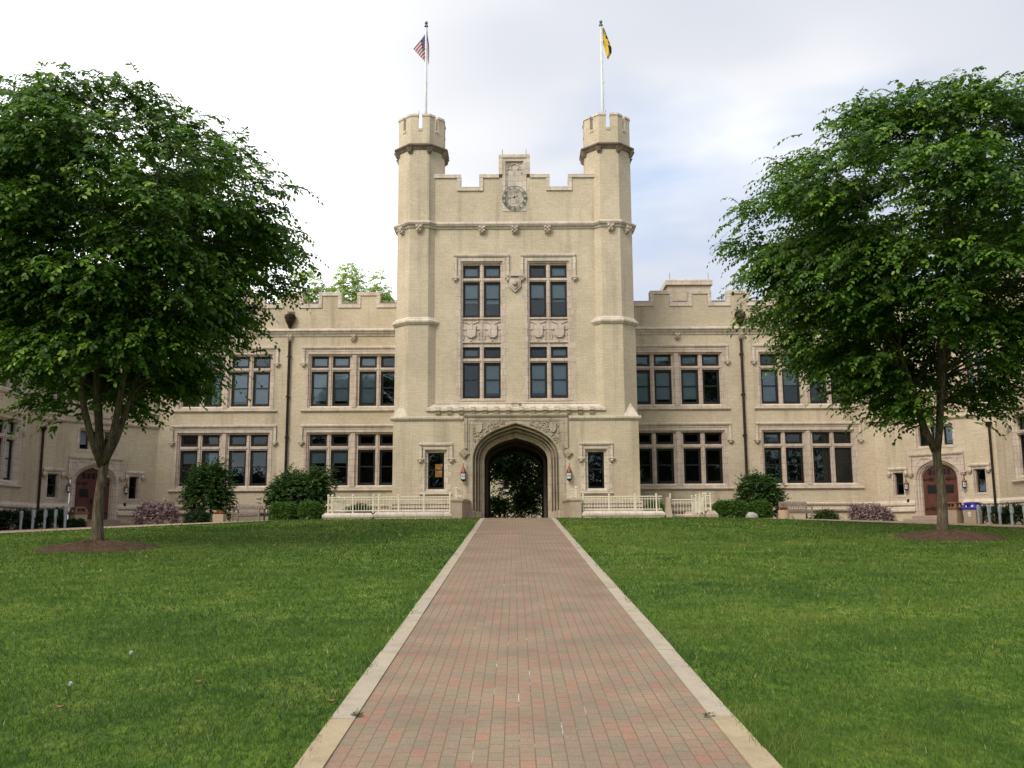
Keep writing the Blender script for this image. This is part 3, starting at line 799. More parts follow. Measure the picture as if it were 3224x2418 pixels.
# centre windows
CB = [(-.98, -.10), (.10, .98)]
CLO = [(5.98, 7.82, 1), (8.04, 8.63, 0)]; CUP = [(10.16, 12.03, 1), (12.22, 12.90, 0)]
for sg in (-1, 1):
    c = sg * 1.70
    S = surround(CTR, c, 1.19, 5.85, 13.2, CB, CLO + CUP, hood=(13.46, 12.22), ledge=False, groups=[(CB, CLO), (CB, CUP)],
                 blinds=(0, .95, .9, 0, .60, .9, .62, .9) if sg < 0 else (.9, 0, .95, .9, .42, 0, .55, .9))
    s = MB(CTR)
    for z in (8.83, 10.06): s.box(c - .98, c + .98, -.168, -.09, z, z + .05)
    for e in (-.54, .54):
        x = c + e
        sh = [(-.26, .30), (-.20, .26), (.20, .26), (.26, .30), (.25, .1), (.24, -.22), (.15, -.33), (0, -.36), (-.15, -.33), (-.24, -.22), (-.25, .1)]
        s.plate([(x + u * .95, 9.46 + v) for u, v in sh], -.17, -.05)
        for pts in ([(-.40, .50), (-.22, .42), (-.08, .36)], [(.40, .50), (.22, .42), (.08, .36)], [(0, -.36), (0, -.5), (-.1, -.56)], [(0, -.42), (.12, -.56)],
                    [(-.42, .1), (-.34, .05), (-.26, .1)], [(.42, .1), (.34, .05), (.26, .1)], [(-.42, -.05), (-.36, -.2), (-.4, -.45)], [(.42, -.05), (.36, -.2), (.4, -.45)]):
            s.tube([(x + u, -.15, 9.46 + v) for u, v in pts], .035, 5)
    part(s, 'shield_panel', STONEP, S)
    s = MB(CTR)
    s.loft([[(c - 1.13, -.17, 5.97), (c - 1.13, .03, 5.83), (c - 1.13, -.17, 5.83)], [(c + 1.13, -.17, 5.97), (c + 1.13, .03, 5.83), (c + 1.13, -.17, 5.83)]], True, True)
    part(s, 'sill', LEDGE, S)
    for z in (6.2, 7.0, 7.75, 8.5, 9.3, 10.2, 11.1, 11.7):
        for e in (-1, 1):
            s = MB(CTR); a = sorted((c + e * 1.192, c + e * (1.34 if (int(z * 10) % 2) else 1.28))); s.box(a[0], a[1], -.01, .012, z, z + .34); part(s, 'quoin', STONEP, S)
s = MB(CTR)
s.plate([(-.34, 12.2), (.34, 12.2), (.30, 11.95), (.30, 11.72), (.16, 11.55), (0, 11.42), (-.16, 11.55), (-.30, 11.72), (-.30, 11.95)], 0, .12)
s.plate([(-.24, 12.13), (.24, 12.13), (.22, 11.75), (0, 11.55), (-.22, 11.75)], .12, .16)
ball(s, (0, .2, 11.88), .15); s.box(-.05, .05, .3, .36, 11.8, 11.95)
s.box(-.46, .46, 0, .22, 12.23, 12.34); 
for x in (-.32, -.16, 0, .16, .32): s.box(x - .05, x + .05, .0, .18, 12.34, 12.42)
part(s, 'shield', STONEP)
s = MB(CTR)
STR = lambda z: [(0, z), (.05, z), (.09, z + .09), (.17, z + .13), (.22, z + .22), (.22, z + .28), (.06, z + .38), (0, z + .38)]
sweep(s, STR(14.78), -4.25, 4.25); part(s, 'string_course', STONE)
for a in (-1.68, 0, 1.68): boss(CTR, a, 14.50, .36, .42, .28)

# --- turrets
TC = {-1: (-4.9, 48.24), 1: (4.9, 48.24)}
for sg in (-1, 1):
    c = TC[sg]
    t = MB(); octa(t, c, [(1.235, 4.9), (1.235, 9.75), (1.185, 10.0), (1.185, 19.12), (1.19, 20.02)], True)
    T = part(t, 'turret', BRICK)
    s = MB(); octa(s, c, [(1.23, 9.68), (1.28, 9.70), (1.38, 9.82), (1.38, 9.90), (1.19, 10.10)], True); part(s, 'offset_course', LEDGE, T)
    s = MB(); octa(s, c, [(1.18, 14.78), (1.24, 14.78), (1.27, 14.88), (1.36, 14.92), (1.41, 15.0), (1.41, 15.06), (1.24, 15.16), (1.18, 15.16)], True); part(s, 'string_course', STONE, T)
    s = MB(); octa(s, c, [(1.18, 19.0), (1.24, 19.0), (1.30, 19.1), (1.40, 19.18), (1.40, 19.24), (1.2, 19.36), (1.18, 19.36)], True); part(s, 'corbel_band', DARKST, T)
    for k in range(8):
        th = R(45 * k + 22.5); n = Vector((math.cos(th), math.sin(th), 0)); sd = Vector((-n.y, n.x, 0))
        if n.y > .5: continue
        for nm, z, ap, mt, ss in (('boss', 18.78, 1.20, DARKST, .30), ):
            F_ = Frame(Vector((c[0], c[1], 0)) + n * (ap / math.cos(R(22.5))), sd, n)
            m = MB(F_)
            m.hexa([(-.09, -.05, z), (.09, -.05, z), (.09, .06, z), (-.09, .06, z), (-.16, -.05, z + .3), (.16, -.05, z + .3), (.16, .2, z + .3), (-.16, .2, z + .3)])
            for u, v in ((-.09, .22), (.09, .22), (0, .1)): ball(m, (u, .1, z + v), .06)
            part(m, nm, mt, T)
    for k in (4, 5, 6, 7):   # face bosses on the string course
        th = R(45 * k); n = Vector((math.cos(th), math.sin(th), 0)); sd = Vector((-n.y, n.x, 0))
        if (sg < 0 and k == 7) or (sg > 0 and k == 5) or k == 4: continue
        F_ = Frame(Vector((c[0], c[1], 0)) + n * 1.185, sd, n)
        m = MB(F_); z = 14.52
        m.hexa([(-.1, -.02, z), (.1, -.02, z), (.1, .1, z), (-.1, .1, z), (-.18, -.02, z + .38), (.18, -.02, z + .38), (.18, .27, z + .38), (-.18, .27, z + .38)])
        for u, v in ((-.1, .28), (.1, .28), (0, .2), (-.07, .1), (.07, .1)): ball(m, (u, .14 + v * .3, z + v), .07)
        part(m, 'boss', STONEP, T)
    hl = 1.19 * math.tan(R(22.5))
    FR = []
    for k in range(8):
        n = Vector((math.cos(R(45 * k)), math.sin(R(45 * k)), 0)); FR.append(Frame(Vector((c[0], c[1], 0)) + n * 1.19, Vector((-n.y, n.x, 0)), n))
    ti = hl - .24 * math.tan(R(22.5)); to = hl + .04 * math.tan(R(22.5)); tii = hl - .28 * math.tan(R(22.5))
    for k in range(8):
        m = MB(); st = MB()
        for F_, e in ((FR[k], 1), (FR[(k + 1) % 8], -1)):
            m.F = F_; st.F = F_
            P = lambda a, d, z: (e * a, d, z)
            m.hexa([P(.11, 0, 20.02), P(hl, 0, 20.02), P(ti, -.24, 20.02), P(.11, -.24, 20.02), P(.11, 0, 20.84), P(hl, 0, 20.84), P(ti, -.24, 20.84), P(.11, -.24, 20.84)])
            st.hexa([P(.09, .04, 20.84), P(to, .04, 20.84), P(tii, -.28, 20.84), P(.09, -.28, 20.84), P(.09, .02, 20.96), P(hl + .008, .02, 20.96), P(tii, -.26, 20.96), P(.09, -.26, 20.96)])
        part(m, 'crown_merlon', BRICK, T); part(st, 'coping', STONE, T)
        st = MB(FR[k]); st.box(-.108, .108, -.26, .035, 20.022, 20.16); part(st, 'slot_sill', STONE, T)
    r_ = MB(); r_.tube([(c[0] - .1, c[1] - .9, 20.9), (c[0] - .1, c[1] - .9, 21.25)], .010, 4); part(r_, 'lightning_rod', IRON, T)

# --- diagonal entrance bays and side wings
for sg in (-1, 1):
    F_ = DIAG[sg]; LEN = 6.364
    w = MB(F_)
    w.grid_holes(0, LEN, -1.4, 5.2, [(3.3 - 1.30, 3.3 + 1.30, -1.5, 3.30), (.84, 1.56, 1.13, 2.56), (5.09, 5.81, 1.13, 2.56), (2.2, 4.4, 3.66, 5.02)], 0)
    w.face([(0, 0, 5.2), (LEN, 0, 5.2), (LEN, -.35, 5.2), (0, -.35, 5.2)])
    part(w, 'entrance_wall', BRICK)
    w = MB(F_); w.grid_holes(0, LEN, 5.2, 10.6, [(.46, 1.64, 5.92, 9.12), (4.86, 6.04, 5.92, 9.12)], -.32); part(w, 'upper_wall', BRICK)
    merl = [(.35 + 2.18 * k, 1.66 + 2.18 * k) for k in range(3)]
    parapet(F_.off(-.32), merl, 0, LEN, 10.6, 12.28, 12.97)
    s = MB(F_); sweep(s, [(0, 5.12), (.05, 5.14), (.13, 5.22), (.14, 5.30), (0, 5.36)], .0, LEN); part(s, 'string_course', STONEP)
    s = MB(F_.off(-.32)); sweep(s, [(0, 10.40), (.05, 10.40), (.15, 10.56), (.17, 10.66), (.26, 10.68), (.26, 10.74), (.08, 10.85), (0, 10.85)], 0, LEN); part(s, 'string_course', STONE)
    parapet(F_, [(.0 + 1.62 * k, .84 + 1.62 * k) for k in range(4)] , 0, LEN, 5.36, 5.74, 6.04, .30, BRICK, STONEP, .12)
    for z, dd in ((.83, .08), (.50, .13)):
        for A, B in ((0, 2.05), (4.55, LEN)):
            s = MB(F_); sweep(s, [(0, z - .16), (dd, z - .16), (dd, z - .05), (dd - .06, z + .06), (0, z + .10)], A, B); part(s, 'plinth_course', LEDGE)
    for c in (1.2, 5.45):
        surround(F_, c, .36, 1.13, 2.56, [(-.22, .22)], [(1.25, 2.42, 1)], hood=(2.74, 2.40), ins=.05, ledge=False)
        surround(F_.off(-.32), c - .15 if c < 3 else c, .59, 5.92, 9.12, [(-.44, -.08), (.08, .44)], [(6.1, 8.9, 1)], hood=None, ins=.05)
    surround(F_, 3.3, 1.10, 3.66, 5.02, [(-.87, -.42), (-.22, .22), (.42, .87)], [(3.82, 4.84, 0)], pillar=False, hood=None, ins=.06, ledge=False, blinds=(0, 0, .8))
    GD = [(0, .03), (.1, .02), (.2, -.2), (.4, -.3), (.5, -.25), (.6, -.5), (.8, -.6), (.85, -.5), (1, -1)]
    s = archway(F_, 3.3, (1.16, 3.10), (.90, 2.86), 2.08, -.2, (1.30, 3.30), GD, .30, STONEP, 2)
    AD = part(s, 'door_surround', STONEP)
    s = MB(F_)
    sweep(s, HOODP(3.24), 3.3 - 1.43, 3.3 + 1.43)
    for e in (-1, 1):
        s.box(*sorted((3.3 + e * 1.43, 3.3 + e * 1.31)), 0, .1, 2.35, 3.24)
        stop(s, 3.3 + e * 1.37, .16, 2.16, .11)
        s.plate([(3.3 + e * (.98 + x), 3.02 + z) for x, z in ((-.1, .1), (.1, .1), (.09, -.05), (0, -.13), (-.09, -.05))], .03, .06)
        for k in range(5): ball(s, (3.3 + e * (.45 + .09 * k), .04, 3.13 + .03 * (k % 2)), .04)
    part(s, 'label_mould', STONEP, AD)
    # double door
    d = MB(F_); P = arc(3.3, .90, 2.08, .78, .10)
    for x0, x1 in ((2.41, 3.29), (3.31, 4.19)): d.box(x0, x1, -.36, -.30, .10, 2.14)
    for x in np.arange(2.45, 4.15, .145): d.box(x, x + .135, -.30, -.288, .14, 2.10)
    n = len(P) // 2
    d.plate([(x, z) for x, z in P[1:-1] if z > 2.16] , -.36, -.32)
    d.box(2.42, 4.18, -.34, -.27, 2.12, 2.22)
    for x in np.linspace(2.7, 3.9, 6): d.box(x - .025, x + .025, -.32, -.29, 2.22, 2.22 + .55 - abs(x - 3.3) * .55)
    DD = part(d, 'door', DOORM)
    for x in (2.62, 3.52):
        d = MB(F_); d.box(x, x + .46, -.288, -.27, 1.28, 1.72); part(d, 'door_window', ROOM, DD)
    for x0, x1 in zip(np.linspace(2.72, 3.64, 5), np.linspace(2.94, 3.88, 5)):
        d = MB(F_); d.box(x0 + .02, x1 - .02, -.32, -.305, 2.26, 2.55); part(d, 'transom_light', ROOM, DD)
    for z in (.45, 2.0):
        for e in (-1, 1):
            d = MB(F_)
            x0 = 3.3 + e * .86; x1 = 3.3 + e * .30
            d.tube([(x0, -.275, z), ((x0 + x1) / 2, -.275, z + .01), (x1, -.275, z)], [.03, .02, .03], 4)
            for k in (-1, 1): d.tube([(x1 + e * .28, -.275, z), (x1 + e * .16, -.275, z + k * .10), (x1 + e * .06, -.275, z + k * .08)], .014, 4)
            part(d, 'strap_hinge', IRON, DD)
    for x in (3.22, 3.35):
        d = MB(F_); d.box(x, x + .03, -.28, -.21, .95, 1.2); part(d, 'handle', IRON, DD)
    d = MB(F_)
    hz = H(abs(F_(3.3, .8, 0).x), F_(3.3, .8, 0).y)
    for k in range(3):
        z1 = .10 - .17 * k
        if k == 0: d.box(2.0, 4.6, -.30, .45 + .35 * k, hz - .3, z1)
        else: d.box(1.75 - .1 * k, 4.85 + .1 * k, .45 + .35 * (k - 1), .45 + .35 * k, hz - .3, z1)
    part(d, 'entrance_steps', STEPST)
    d = MB(F_); x = 1.66; d.box(1.62, 1.72, 0, .06, .82, 1.0); d.box(1.64, 1.70, .06, .08, .85, .97); part(d, 'door_intercom', IRON)
    # downpipe beside the side wing
    p = MB(F_); p.tube([(6.12, .10, 4.6), (6.12, .10, -.3)], .065, 8); D = part(p, 'downpipe', COPPER)
    p = MB(F_); p.tube([(6.12, .12, 4.82), (6.12, .12, 4.76), (6.12, .12, 4.58)], [.18, .16, .07], 8); part(p, 'hopper_head', COPPER, D)
    # side wing
    G = SIDE[sg]; LS = 18
    w = MB(G); cc = 4.1
    w.grid_holes(0, LS, -2.2, 10.6, [(cc - 2.52, cc + 2.52, 6.22, 9.50), (cc - 2.52, cc + 2.52, 1.76, 5.04)], 0); part(w, 'side_wing_wall', BRICK)
    parapet(G, [(.5 + 2.2 * k, 1.81 + 2.2 * k) for k in range(4)], 0, LS, 10.6, 12.28, 12.97)
    s = MB(G); sweep(s, [(0, 10.40), (.05, 10.40), (.15, 10.56), (.17, 10.66), (.26, 10.68), (.26, 10.74), (.08, 10.85), (0, 10.85)], 0, LS); part(s, 'string_course', STONE)
    for z, dd in ((.83, .10), (.50, .16)):
        s = MB(G); sweep(s, [(0, z - .16), (dd, z - .16), (dd, z - .05), (dd - .08, z + .06), (0, z + .10)], 0, LS); part(s, 'plinth_course', LEDGE)
    SB = [(-2.25, -1.45), (-1.20, -.27), (.27, 1.20), (1.45, 2.25)]
    for rows, z0, z1, hd in ((UP, 6.22, 9.50, (9.83, 8.86)), (LO, 1.76, 5.04, (5.37, 4.40))):
        surround(G, cc, 2.52, z0, z1, SB, rows, True, hd, True, groups=[(SB[:2], rows), (SB[2:], rows)], ins=.09)
    r_ = MB(); xa = sg * 24.9
    r_.box(*sorted((sg * 24.9, sg * 33)), 30.7, 56, 11.5, 12.1); part(r_, 'roof', ROOFT)
    r_ = MB(); r_.face([(sg * 24.55, 30.7, -2.2), (sg * 33, 30.7, -2.2), (sg * 33, 30.7, 12.2), (sg * 24.55, 30.7, 12.2)]); part(r_, 'end_wall', BRICK)
    r_ = MB(F_); r_.face([(-1, -.8, 11.6), (LEN + 1, -.8, 11.6), (LEN + 1, -8, 11.6), (-1, -8, 11.6)]); part(r_, 'roof', ROOFT)

# ------------------------------------------------------------------ foliage
def norm(a): return a / np.maximum(np.linalg.norm(a, axis=-1, keepdims=True), 1e-9)
LEAFSHAPE = np.array([[0, 0, 0], [.32, .30, .05], [.72, .24, .03], [1, 0, -.08], [.72, -.24, .03], [.32, -.30, .05]])
def leaf_object(name, P, D, U, Ln, rnd, mat, parent=None, width=1.0, org=(0, 0, 0), simple_=False):
    n = len(P); D = norm(D); S = norm(np.cross(D, U)); U = np.cross(S, D)
    sh = LEAFSHAPE if not simple_ else np.array([[0, 0, 0], [.5, .32, .03], [1, 0, -.05], [.5, -.32, .03]])
    k = len(sh)
    V = (P[:, None, :] + Ln[:, None, None] * (sh[None, :, 0:1] * D[:, None, :] + np.reshape(width, (-1, 1, 1)) * sh[None, :, 1:2] * S[:, None, :] + sh[None, :, 2:3] * U[:, None, :]))
    V = (V - np.array(org)).reshape(-1, 3).astype(np.float32)
    me = bpy.data.meshes.new(name)
    base = np.arange(n, dtype=np.int32) * k
    loc = np.array([0, 1, 2, 3, 0, 3, 4, 5], np.int32) if k == 6 else np.array([0, 1, 2, 3], np.int32)
    nl = len(loc); npoly = n * (nl // 4)
    loops = (base[:, None] + loc[None, :]).ravel()
    me.vertices.add(n * k); me.vertices.foreach_set('co', V.ravel())
    me.loops.add(n * nl); me.loops.foreach_set('vertex_index', loops)
    me.polygons.add(npoly); me.polygons.foreach_set('loop_start', np.arange(npoly, dtype=np.int32) * 4)
    me.polygons.foreach_set('loop_total', np.full(npoly, 4, np.int32))
    me.update(calc_edges=True)
    at = me.attributes.new('rnd', 'FLOAT', 'POINT'); at.data.foreach_set('value', np.repeat(rnd.astype(np.float32), k))
    me.materials.append(mat)
    o = bpy.data.objects.new(name, me); col.objects.link(o)
    if parent is not None: o.parent = parent
    return o
def sprays(rs, O, A, Ls, nleaf, leafL, droop=.35, flat=.35, hang=.18):
    """leafy twigs: leaves set alternately along a drooping stem"""
    n = len(O); A = norm(A); UP = np.array([0, 0, 1.0])
    S = norm(np.cross(A, UP + rs.normal(0, .05, (n, 3))))
    Ps, Ds, Us, Lls, Rn = [], [], [], [], []
    base = rs.normal(.45, .24, n)
    for k in range(nleaf):
        t = (k + .6) / nleaf
        p = O + A * (Ls * t)[:, None]; p[:, 2] -= droop * Ls * t * t
        tan = A.copy(); tan[:, 2] -= 2 * droop * t; tan = norm(tan)
        sgn = 1 if k % 2 else -1
        last = k == nleaf - 1
        d = tan * (.55 if not last else 1.2) + S * sgn * (.85 if not last else .1) + rs.normal(0, .22, (n, 3)); d[:, 2] -= hang
        u = UP + rs.normal(0, flat, (n, 3)) + A * (.25 + hang)
        Ps.append(p); Ds.append(d); Us.append(u)
        Lls.append(leafL * rs.uniform(.75, 1.2, n)); Rn.append(np.clip(base + rs.normal(0, .12, n), 0, 1))
    return np.concatenate(Ps), np.concatenate(Ds), np.concatenate(Us), np.concatenate(Lls), np.concatenate(Rn)

def make_tree(name, base, fork_z, prof, axis, seed, label, cat='tree', group=None, nclus=230, nspr=30, nleaf=11, leafL=.115, mat=LEAF, limbs=5, r0=.21, lean=(0, 0), spread=1.0, sx=.55, sz=.30, splen=(.45, .85), keepout=None, twig=True, hang=.2, hollow=0, droop=.42, rise=.0, lumps=(.10, .20)):
    rs = np.random.RandomState(seed); rr = random.Random(seed)
    T = empty(name, base, label, cat, group)
    bz = base[2]; cx, cy = axis
    pz = np.array([p_[0] for p_ in prof]); pr = np.array([p_[1] for p_ in prof])
    def rad(z): return np.interp(z, pz, pr)
    # lumpy envelope
    lump = [(rs.uniform(0, 2 * math.pi), rs.uniform(pz[0], pz[-1]), rs.uniform(*lumps)) for _ in range(9)]
    def env(z, th):
        r_ = rad(z); m = 1.0
        for a, zz, s in lump:
            m = m - s * np.exp(-((np.angle(np.exp(1j * (th - a))) / .45) ** 2 + ((z - zz) / 1.1) ** 2))
        return r_ * m
    wgt = pr ** 1.3 + .05; cdf = np.cumsum(wgt); 
    zgrid = np.linspace(pz[0], pz[-1], 200); wg = rad(zgrid) ** 1.25 + .1; wg /= wg.sum()
    zc = rs.choice(zgrid, nclus, p=wg) + rs.uniform(-.05, .05, nclus)
    th = rs.uniform(0, 2 * math.pi, nclus); u = rs.uniform(0, 1, nclus) ** .42
    u = np.maximum(u, hollow - (zc - pz[0]) / 5.0)   # open underside, limbs show
    rc = env(zc, th) * np.clip(u, .25, 1) * .93
    C = np.stack([cx + rc * np.cos(th), cy + rc * np.sin(th), zc], -1)
    if keepout is not None: C = C[[not keepout(*c) for c in C]]; 
    n = len(C)
    # trunk and limbs
    t = MB(); org = Vector(base)
    fork = Vector((base[0] + lean[0], base[1] + lean[1], fork_z))
    pts = []; rads = []
    for i in range(9):
        f = i / 8; p_ = Vector(base).lerp(fork, f); p_.x += .05 * math.sin(f * 5 + seed); p_.z -= .12 * (i == 0)
        pts.append(p_); rads.append(r0 * (1 + .38 * math.exp(-f * 9) - .22 * f))
    t.tube(pts, rads, 14)
    top = pz[-1]; samples = []
    for k in range(limbs):
        a = 2 * math.pi * (k + .3 * rr.random()) / limbs + seed
        hz = fork_z + (top - fork_z) * rr.uniform(.72, .93) if k else top - 1.0
        rmax = rad(min(hz, pz[-1])) * rr.uniform(.45, .8) if k else .6
        pl = []; rl = []
        for i in range(13):
            f = i / 12; h = fork_z - .45 + (hz - fork_z + .45) * f
            r_ = rmax * (f ** .75) + .05 * math.sin(9 * f + k); 
            bx = fork.x + (cx - fork.x) * f; by = fork.y + (cy - fork.y) * f
            p_ = Vector((bx + r_ * math.cos(a), by + r_ * math.sin(a), h)); pl.append(p_); rl.append(max(.012, r0 * .60 * (1 - f) ** 1.1 + .012))
            if f > .12: samples.append((p_, rl[-1]))
        t.tube(pl, rl, 9)
    SP = np.array([tuple(p_) for p_, _ in samples])
    if twig:
        for c in C:
            dv = SP - c; d = np.linalg.norm(dv, axis=1) + 1.6 * np.maximum(0, dv[:, 2] + .5)
            i = int(np.argmin(d)); p0 = Vector(SP[i]); c = Vector(c)
            mid = p0.lerp(c, .5); mid.z += .10 * (c - p0).length
            mid.x += rs.uniform(-.1, .1); mid.y += rs.uniform(-.1, .1)
            rb = min(samples[i][1] * .6, .05)
            q1 = p0.lerp(mid, .5) + Vector((0, 0, .05)); 
            t.tube([p0, q1, mid, mid.lerp(c, .55), c], [rb, rb * .8, rb * .6, rb * .4, .008], 4, False)
    t.build('trunk', BARK, T, base, smooth=True)
    # leaves
    K = nspr
    O = np.repeat(C, K, 0) + rs.normal(0, 1, (n * K, 3)) * np.array([sx, sx, sz])
    out = O - np.array([cx, cy, 0]); out[:, 2] = 0; out = norm(out)
    an = rs.uniform(0, 2 * math.pi, n * K)
    A = out * .75 + np.stack([np.cos(an), np.sin(an), np.zeros_like(an)], -1) * .75
    A[:, 2] += .12 + rise + .45 * np.clip((O[:, 2] - (pz[-1] - 3.0)) / 3.0, 0, 1) + rs.normal(0, .18, n * K)
    P, D, U, Ll, Rn = sprays(rs, O, A, rs.uniform(splen[0], splen[1], n * K), nleaf, leafL, hang=hang, droop=droop)
    Lst = rs.uniform(splen[0], splen[1], n * K) * .5; Ast = norm(A).copy(); Ast[:, 2] -= .5 * droop
    W = np.concatenate([np.ones(len(P)), np.full(n * K, .013)])
    P = np.concatenate([P, O]); D = np.concatenate([D, Ast]); U = np.concatenate([U, np.tile([0, .3, 1.0], (n * K, 1))]); Ll = np.concatenate([Ll, Lst]); Rn = np.concatenate([Rn, np.full(n * K, .25)])
    leaf_object('crown', P, D, U, Ll, Rn, mat, T, org=base, width=W)
    return T

def make_shrub(name, c, rad, h, seed, label, cat='shrub', group=None, n=260, nspr=9, nleaf=8, leafL=.085, mat=LEAFD, zmin=.25, power=.5, stems=5, flat=.5, fill=.55, lump=.18, splen=(.16, .34), part_name='foliage', width=1.0):
    """leafy dome: c is the ground point, rad the half width/depth, h the height; zmin the fraction where leaves begin"""
    rs = np.random.RandomState(seed)
    T = empty(name, c, label, cat, group)
    th = rs.uniform(0, 2 * math.pi, n); v = rs.uniform(0, 1, n) ** .8
    u = fill + (1 - fill) * rs.uniform(0, 1, n) ** .5
    ph = v * math.pi / 2 * 1.0
    bumps = [(rs.uniform(0, 2 * math.pi), rs.uniform(0, 1), rs.uniform(.5, 1) * lump) for _ in range(8)]
    m = np.ones(n)
    for a, b_, s in bumps: m += s * np.exp(-((np.angle(np.exp(1j * (th - a))) / .5) ** 2 + ((v - b_) / .22) ** 2)) - s * .35
    rr_ = np.cos(ph) ** power * m * u; zz = zmin + (1 - zmin) * np.sin(ph) * m * u
    low = v < .12; zz = np.where(low, zmin + rs.uniform(-.12, .1, n), zz)
    C = np.stack([c[0] + rad[0] * rr_ * np.cos(th), c[1] + rad[1] * rr_ * np.sin(th), c[2] + h * np.maximum(zz, .03)], -1)
    s0 = max(.015, .08 * (rad[0] + h) / 2)
    O = np.repeat(C, nspr, 0) + rs.normal(0, s0, (n * nspr, 3))
    O[:, 2] = np.maximum(O[:, 2], c[2] + .02)
    out = norm((O - np.array([c[0], c[1], c[2] + h * .35])) / np.array([rad[0], rad[1], h]))
    A = out + rs.normal(0, .55, O.shape); A[:, 2] += .15
    P, D, U, Ll, Rn = sprays(rs, O, A, rs.uniform(splen[0], splen[1], len(O)), nleaf, leafL, .2, flat)
    if stems:
        t = MB()
        for k in range(stems):
            a = 2 * math.pi * k / stems + seed; e = Vector((c[0] + rad[0] * .5 * math.cos(a), c[1] + rad[1] * .5 * math.sin(a), c[2] + h * .75))
            b0 = Vector((c[0] + .12 * math.cos(a), c[1] + .12 * math.sin(a), c[2] - .05))
            t.tube([b0, b0.lerp(e, .4) + Vector((0, 0, .15)), e], [.04, .03, .012], 5)
        t.build('stem', BARK, T, c)
    leaf_object(part_name, P, D, U, Ll, Rn, mat, T, org=c, width=width)
    return T

# the two big lawn trees
LP = [(3.1, 1.4), (3.8, 2.7), (4.6, 3.7), (5.6, 4.5), (7.2, 5.4), (8.4, 5.7), (9.5, 5.2), (10.6, 4.3), (11.4, 3.2), (12.0, 1.9), (12.5, .6)]
make_tree('elm_tree', (-12.0, 27.6, H(-12, 27.6)), 1.75, LP, (-12.35, 27.6), 3, 'large round leafy elm on the left lawn, trunk forking into three limbs', group='elms on the lawn', r0=.165, nclus=228, lumps=(.16, .36), nspr=54, nleaf=12, leafL=.145, sx=.44, sz=.22, splen=(.6, 1.15), hang=.36, hollow=1.05, droop=.62, rise=.28)
RP = [(2.9, .9), (3.6, 2.2), (4.6, 3.8), (5.6, 5.2), (6.8, 6.2), (8.2, 6.8), (9.6, 6.5), (10.8, 5.5), (11.8, 4.4), (12.6, 2.9), (13.1, .8)]
make_tree('elm_tree', (13.3, 30.2, H(13.3, 30.2)), 2.15, RP, (13.5, 30.2), 12, 'large broad leafy elm on the right lawn, its pale trunk forking low', group='elms on the lawn', r0=.16, nclus=262, lumps=(.16, .36), nspr=54, nleaf=12, leafL=.145, limbs=5, sx=.44, sz=.22, splen=(.6, 1.15), hang=.36, hollow=1.05, droop=.62, rise=.28)
for (x, y), r_, lab in (((-12.05, 27.6), (1.75, 1.5), 'bark mulch ring round the left elm'), ((13.5, 30.2), (1.75, 1.5), 'bark mulch ring round the right elm')):
    b = MB(); rings = []; mr = random.Random(3)
    for i in range(9):
        f = i / 8; ring = []
        for j in range(40):
            a = 2 * math.pi * j / 40; w = 1 + .05 * math.sin(5 * a + x) + .04 * math.sin(11 * a) + .03 * math.sin(17 * a + 2) * (i / 8)
            px, py = x + r_[0] * f * w * math.cos(a), y + r_[1] * f * w * math.sin(a)
            ring.append((px, py, H(px, py) + .015 + .26 * (1 - f) ** .9 + (mr.uniform(-.035, .035) if 0 < f < 1 else 0) - .03 * (f == 1)))
        rings.append(ring)
    b.loft(rings, True)
    o = b.build('mulch_bed', MULCH); tag(o, lab, 'mulch', kind='structure')

# trees far behind the roofs
BP = lambda top, r_: [(top - 10, r_ * 1.0), (top - 6, r_ * 1.15), (top - 3, r_ * .8), (top - 1.5, r_ * .5), (top, .12)]
for x, y, top, r_, lab in ((-16.6, 74, 20.5, 2.3, 'pale green treetop behind the left parapet, nearest the elm'), (-13.6, 76, 20.9, 2.2, 'pale green treetop behind the left parapet, the middle of three'),
                           (-11.0, 75, 19.9, 1.7, 'pale green treetop behind the left parapet, closest to the turret')):
    make_tree('maple_tree', (x, y, H(x, y) - .15), 7, BP(top, r_), (x, y), int(abs(x) * 7), lab, group='trees behind the roof', nclus=120, nspr=18, nleaf=7, leafL=.24, mat=LEAFL, limbs=3, r0=.2, sx=.34, sz=.3, splen=(.4, .7))
make_tree('maple_tree', (17.9, 77, H(17.9, 77) - .15), 8, BP(19.9, 2.1), (17.9, 77), 40, 'sparse dark treetop just left of the right elm, behind the parapet', group='trees behind the roof', nclus=46, nspr=8, nleaf=6, leafL=.24, mat=LEAFB, limbs=4, r0=.22, sx=.32, sz=.3, splen=(.4, .7))

# court beyond the arch
make_tree('dark_tree', (2.1, 68, -.1), 1.8, [(.9, 1.6), (2, 2.5), (4, 3.1), (6, 2.6), (8, .6)], (1.7, 68), 21, 'dark leafy tree filling the right half of the arch', nclus=125, nspr=20, nleaf=8, leafL=.18, mat=LEAFD, limbs=4, r0=.16)
make_tree('dark_tree', (-2.6, 66, -.1), 2.4, [(3.1, 1.6), (4.4, 3.1), (6, 3.3), (8, .6)], (-1.6, 66), 22, 'dark tree whose low branches hang across the top of the arch', nclus=120, nspr=20, nleaf=8, leafL=.18, mat=LEAFD, limbs=4, r0=.14)
make_shrub('shrub', (-1.3, 64, -.1), (1.5, 1.0), 2.0, 31, 'dark bush low at the left side of the arch, beyond the passage', n=120, nspr=8, leafL=.11, mat=LEAFD)
make_shrub('shrub', (.7, 66, -.1), (1.3, 1.0), 2.4, 32, 'dark bush in the middle of the court seen through the arch', n=120, nspr=8, leafL=.11, mat=LEAFD)
FB = Frame((0, 84, 0), (1, 0, 0), (0, -1, 0))
BO2 = BO; BB = empty('stone_building', BO, 'tan brick building glimpsed through the arch beyond the far trees', 'building')
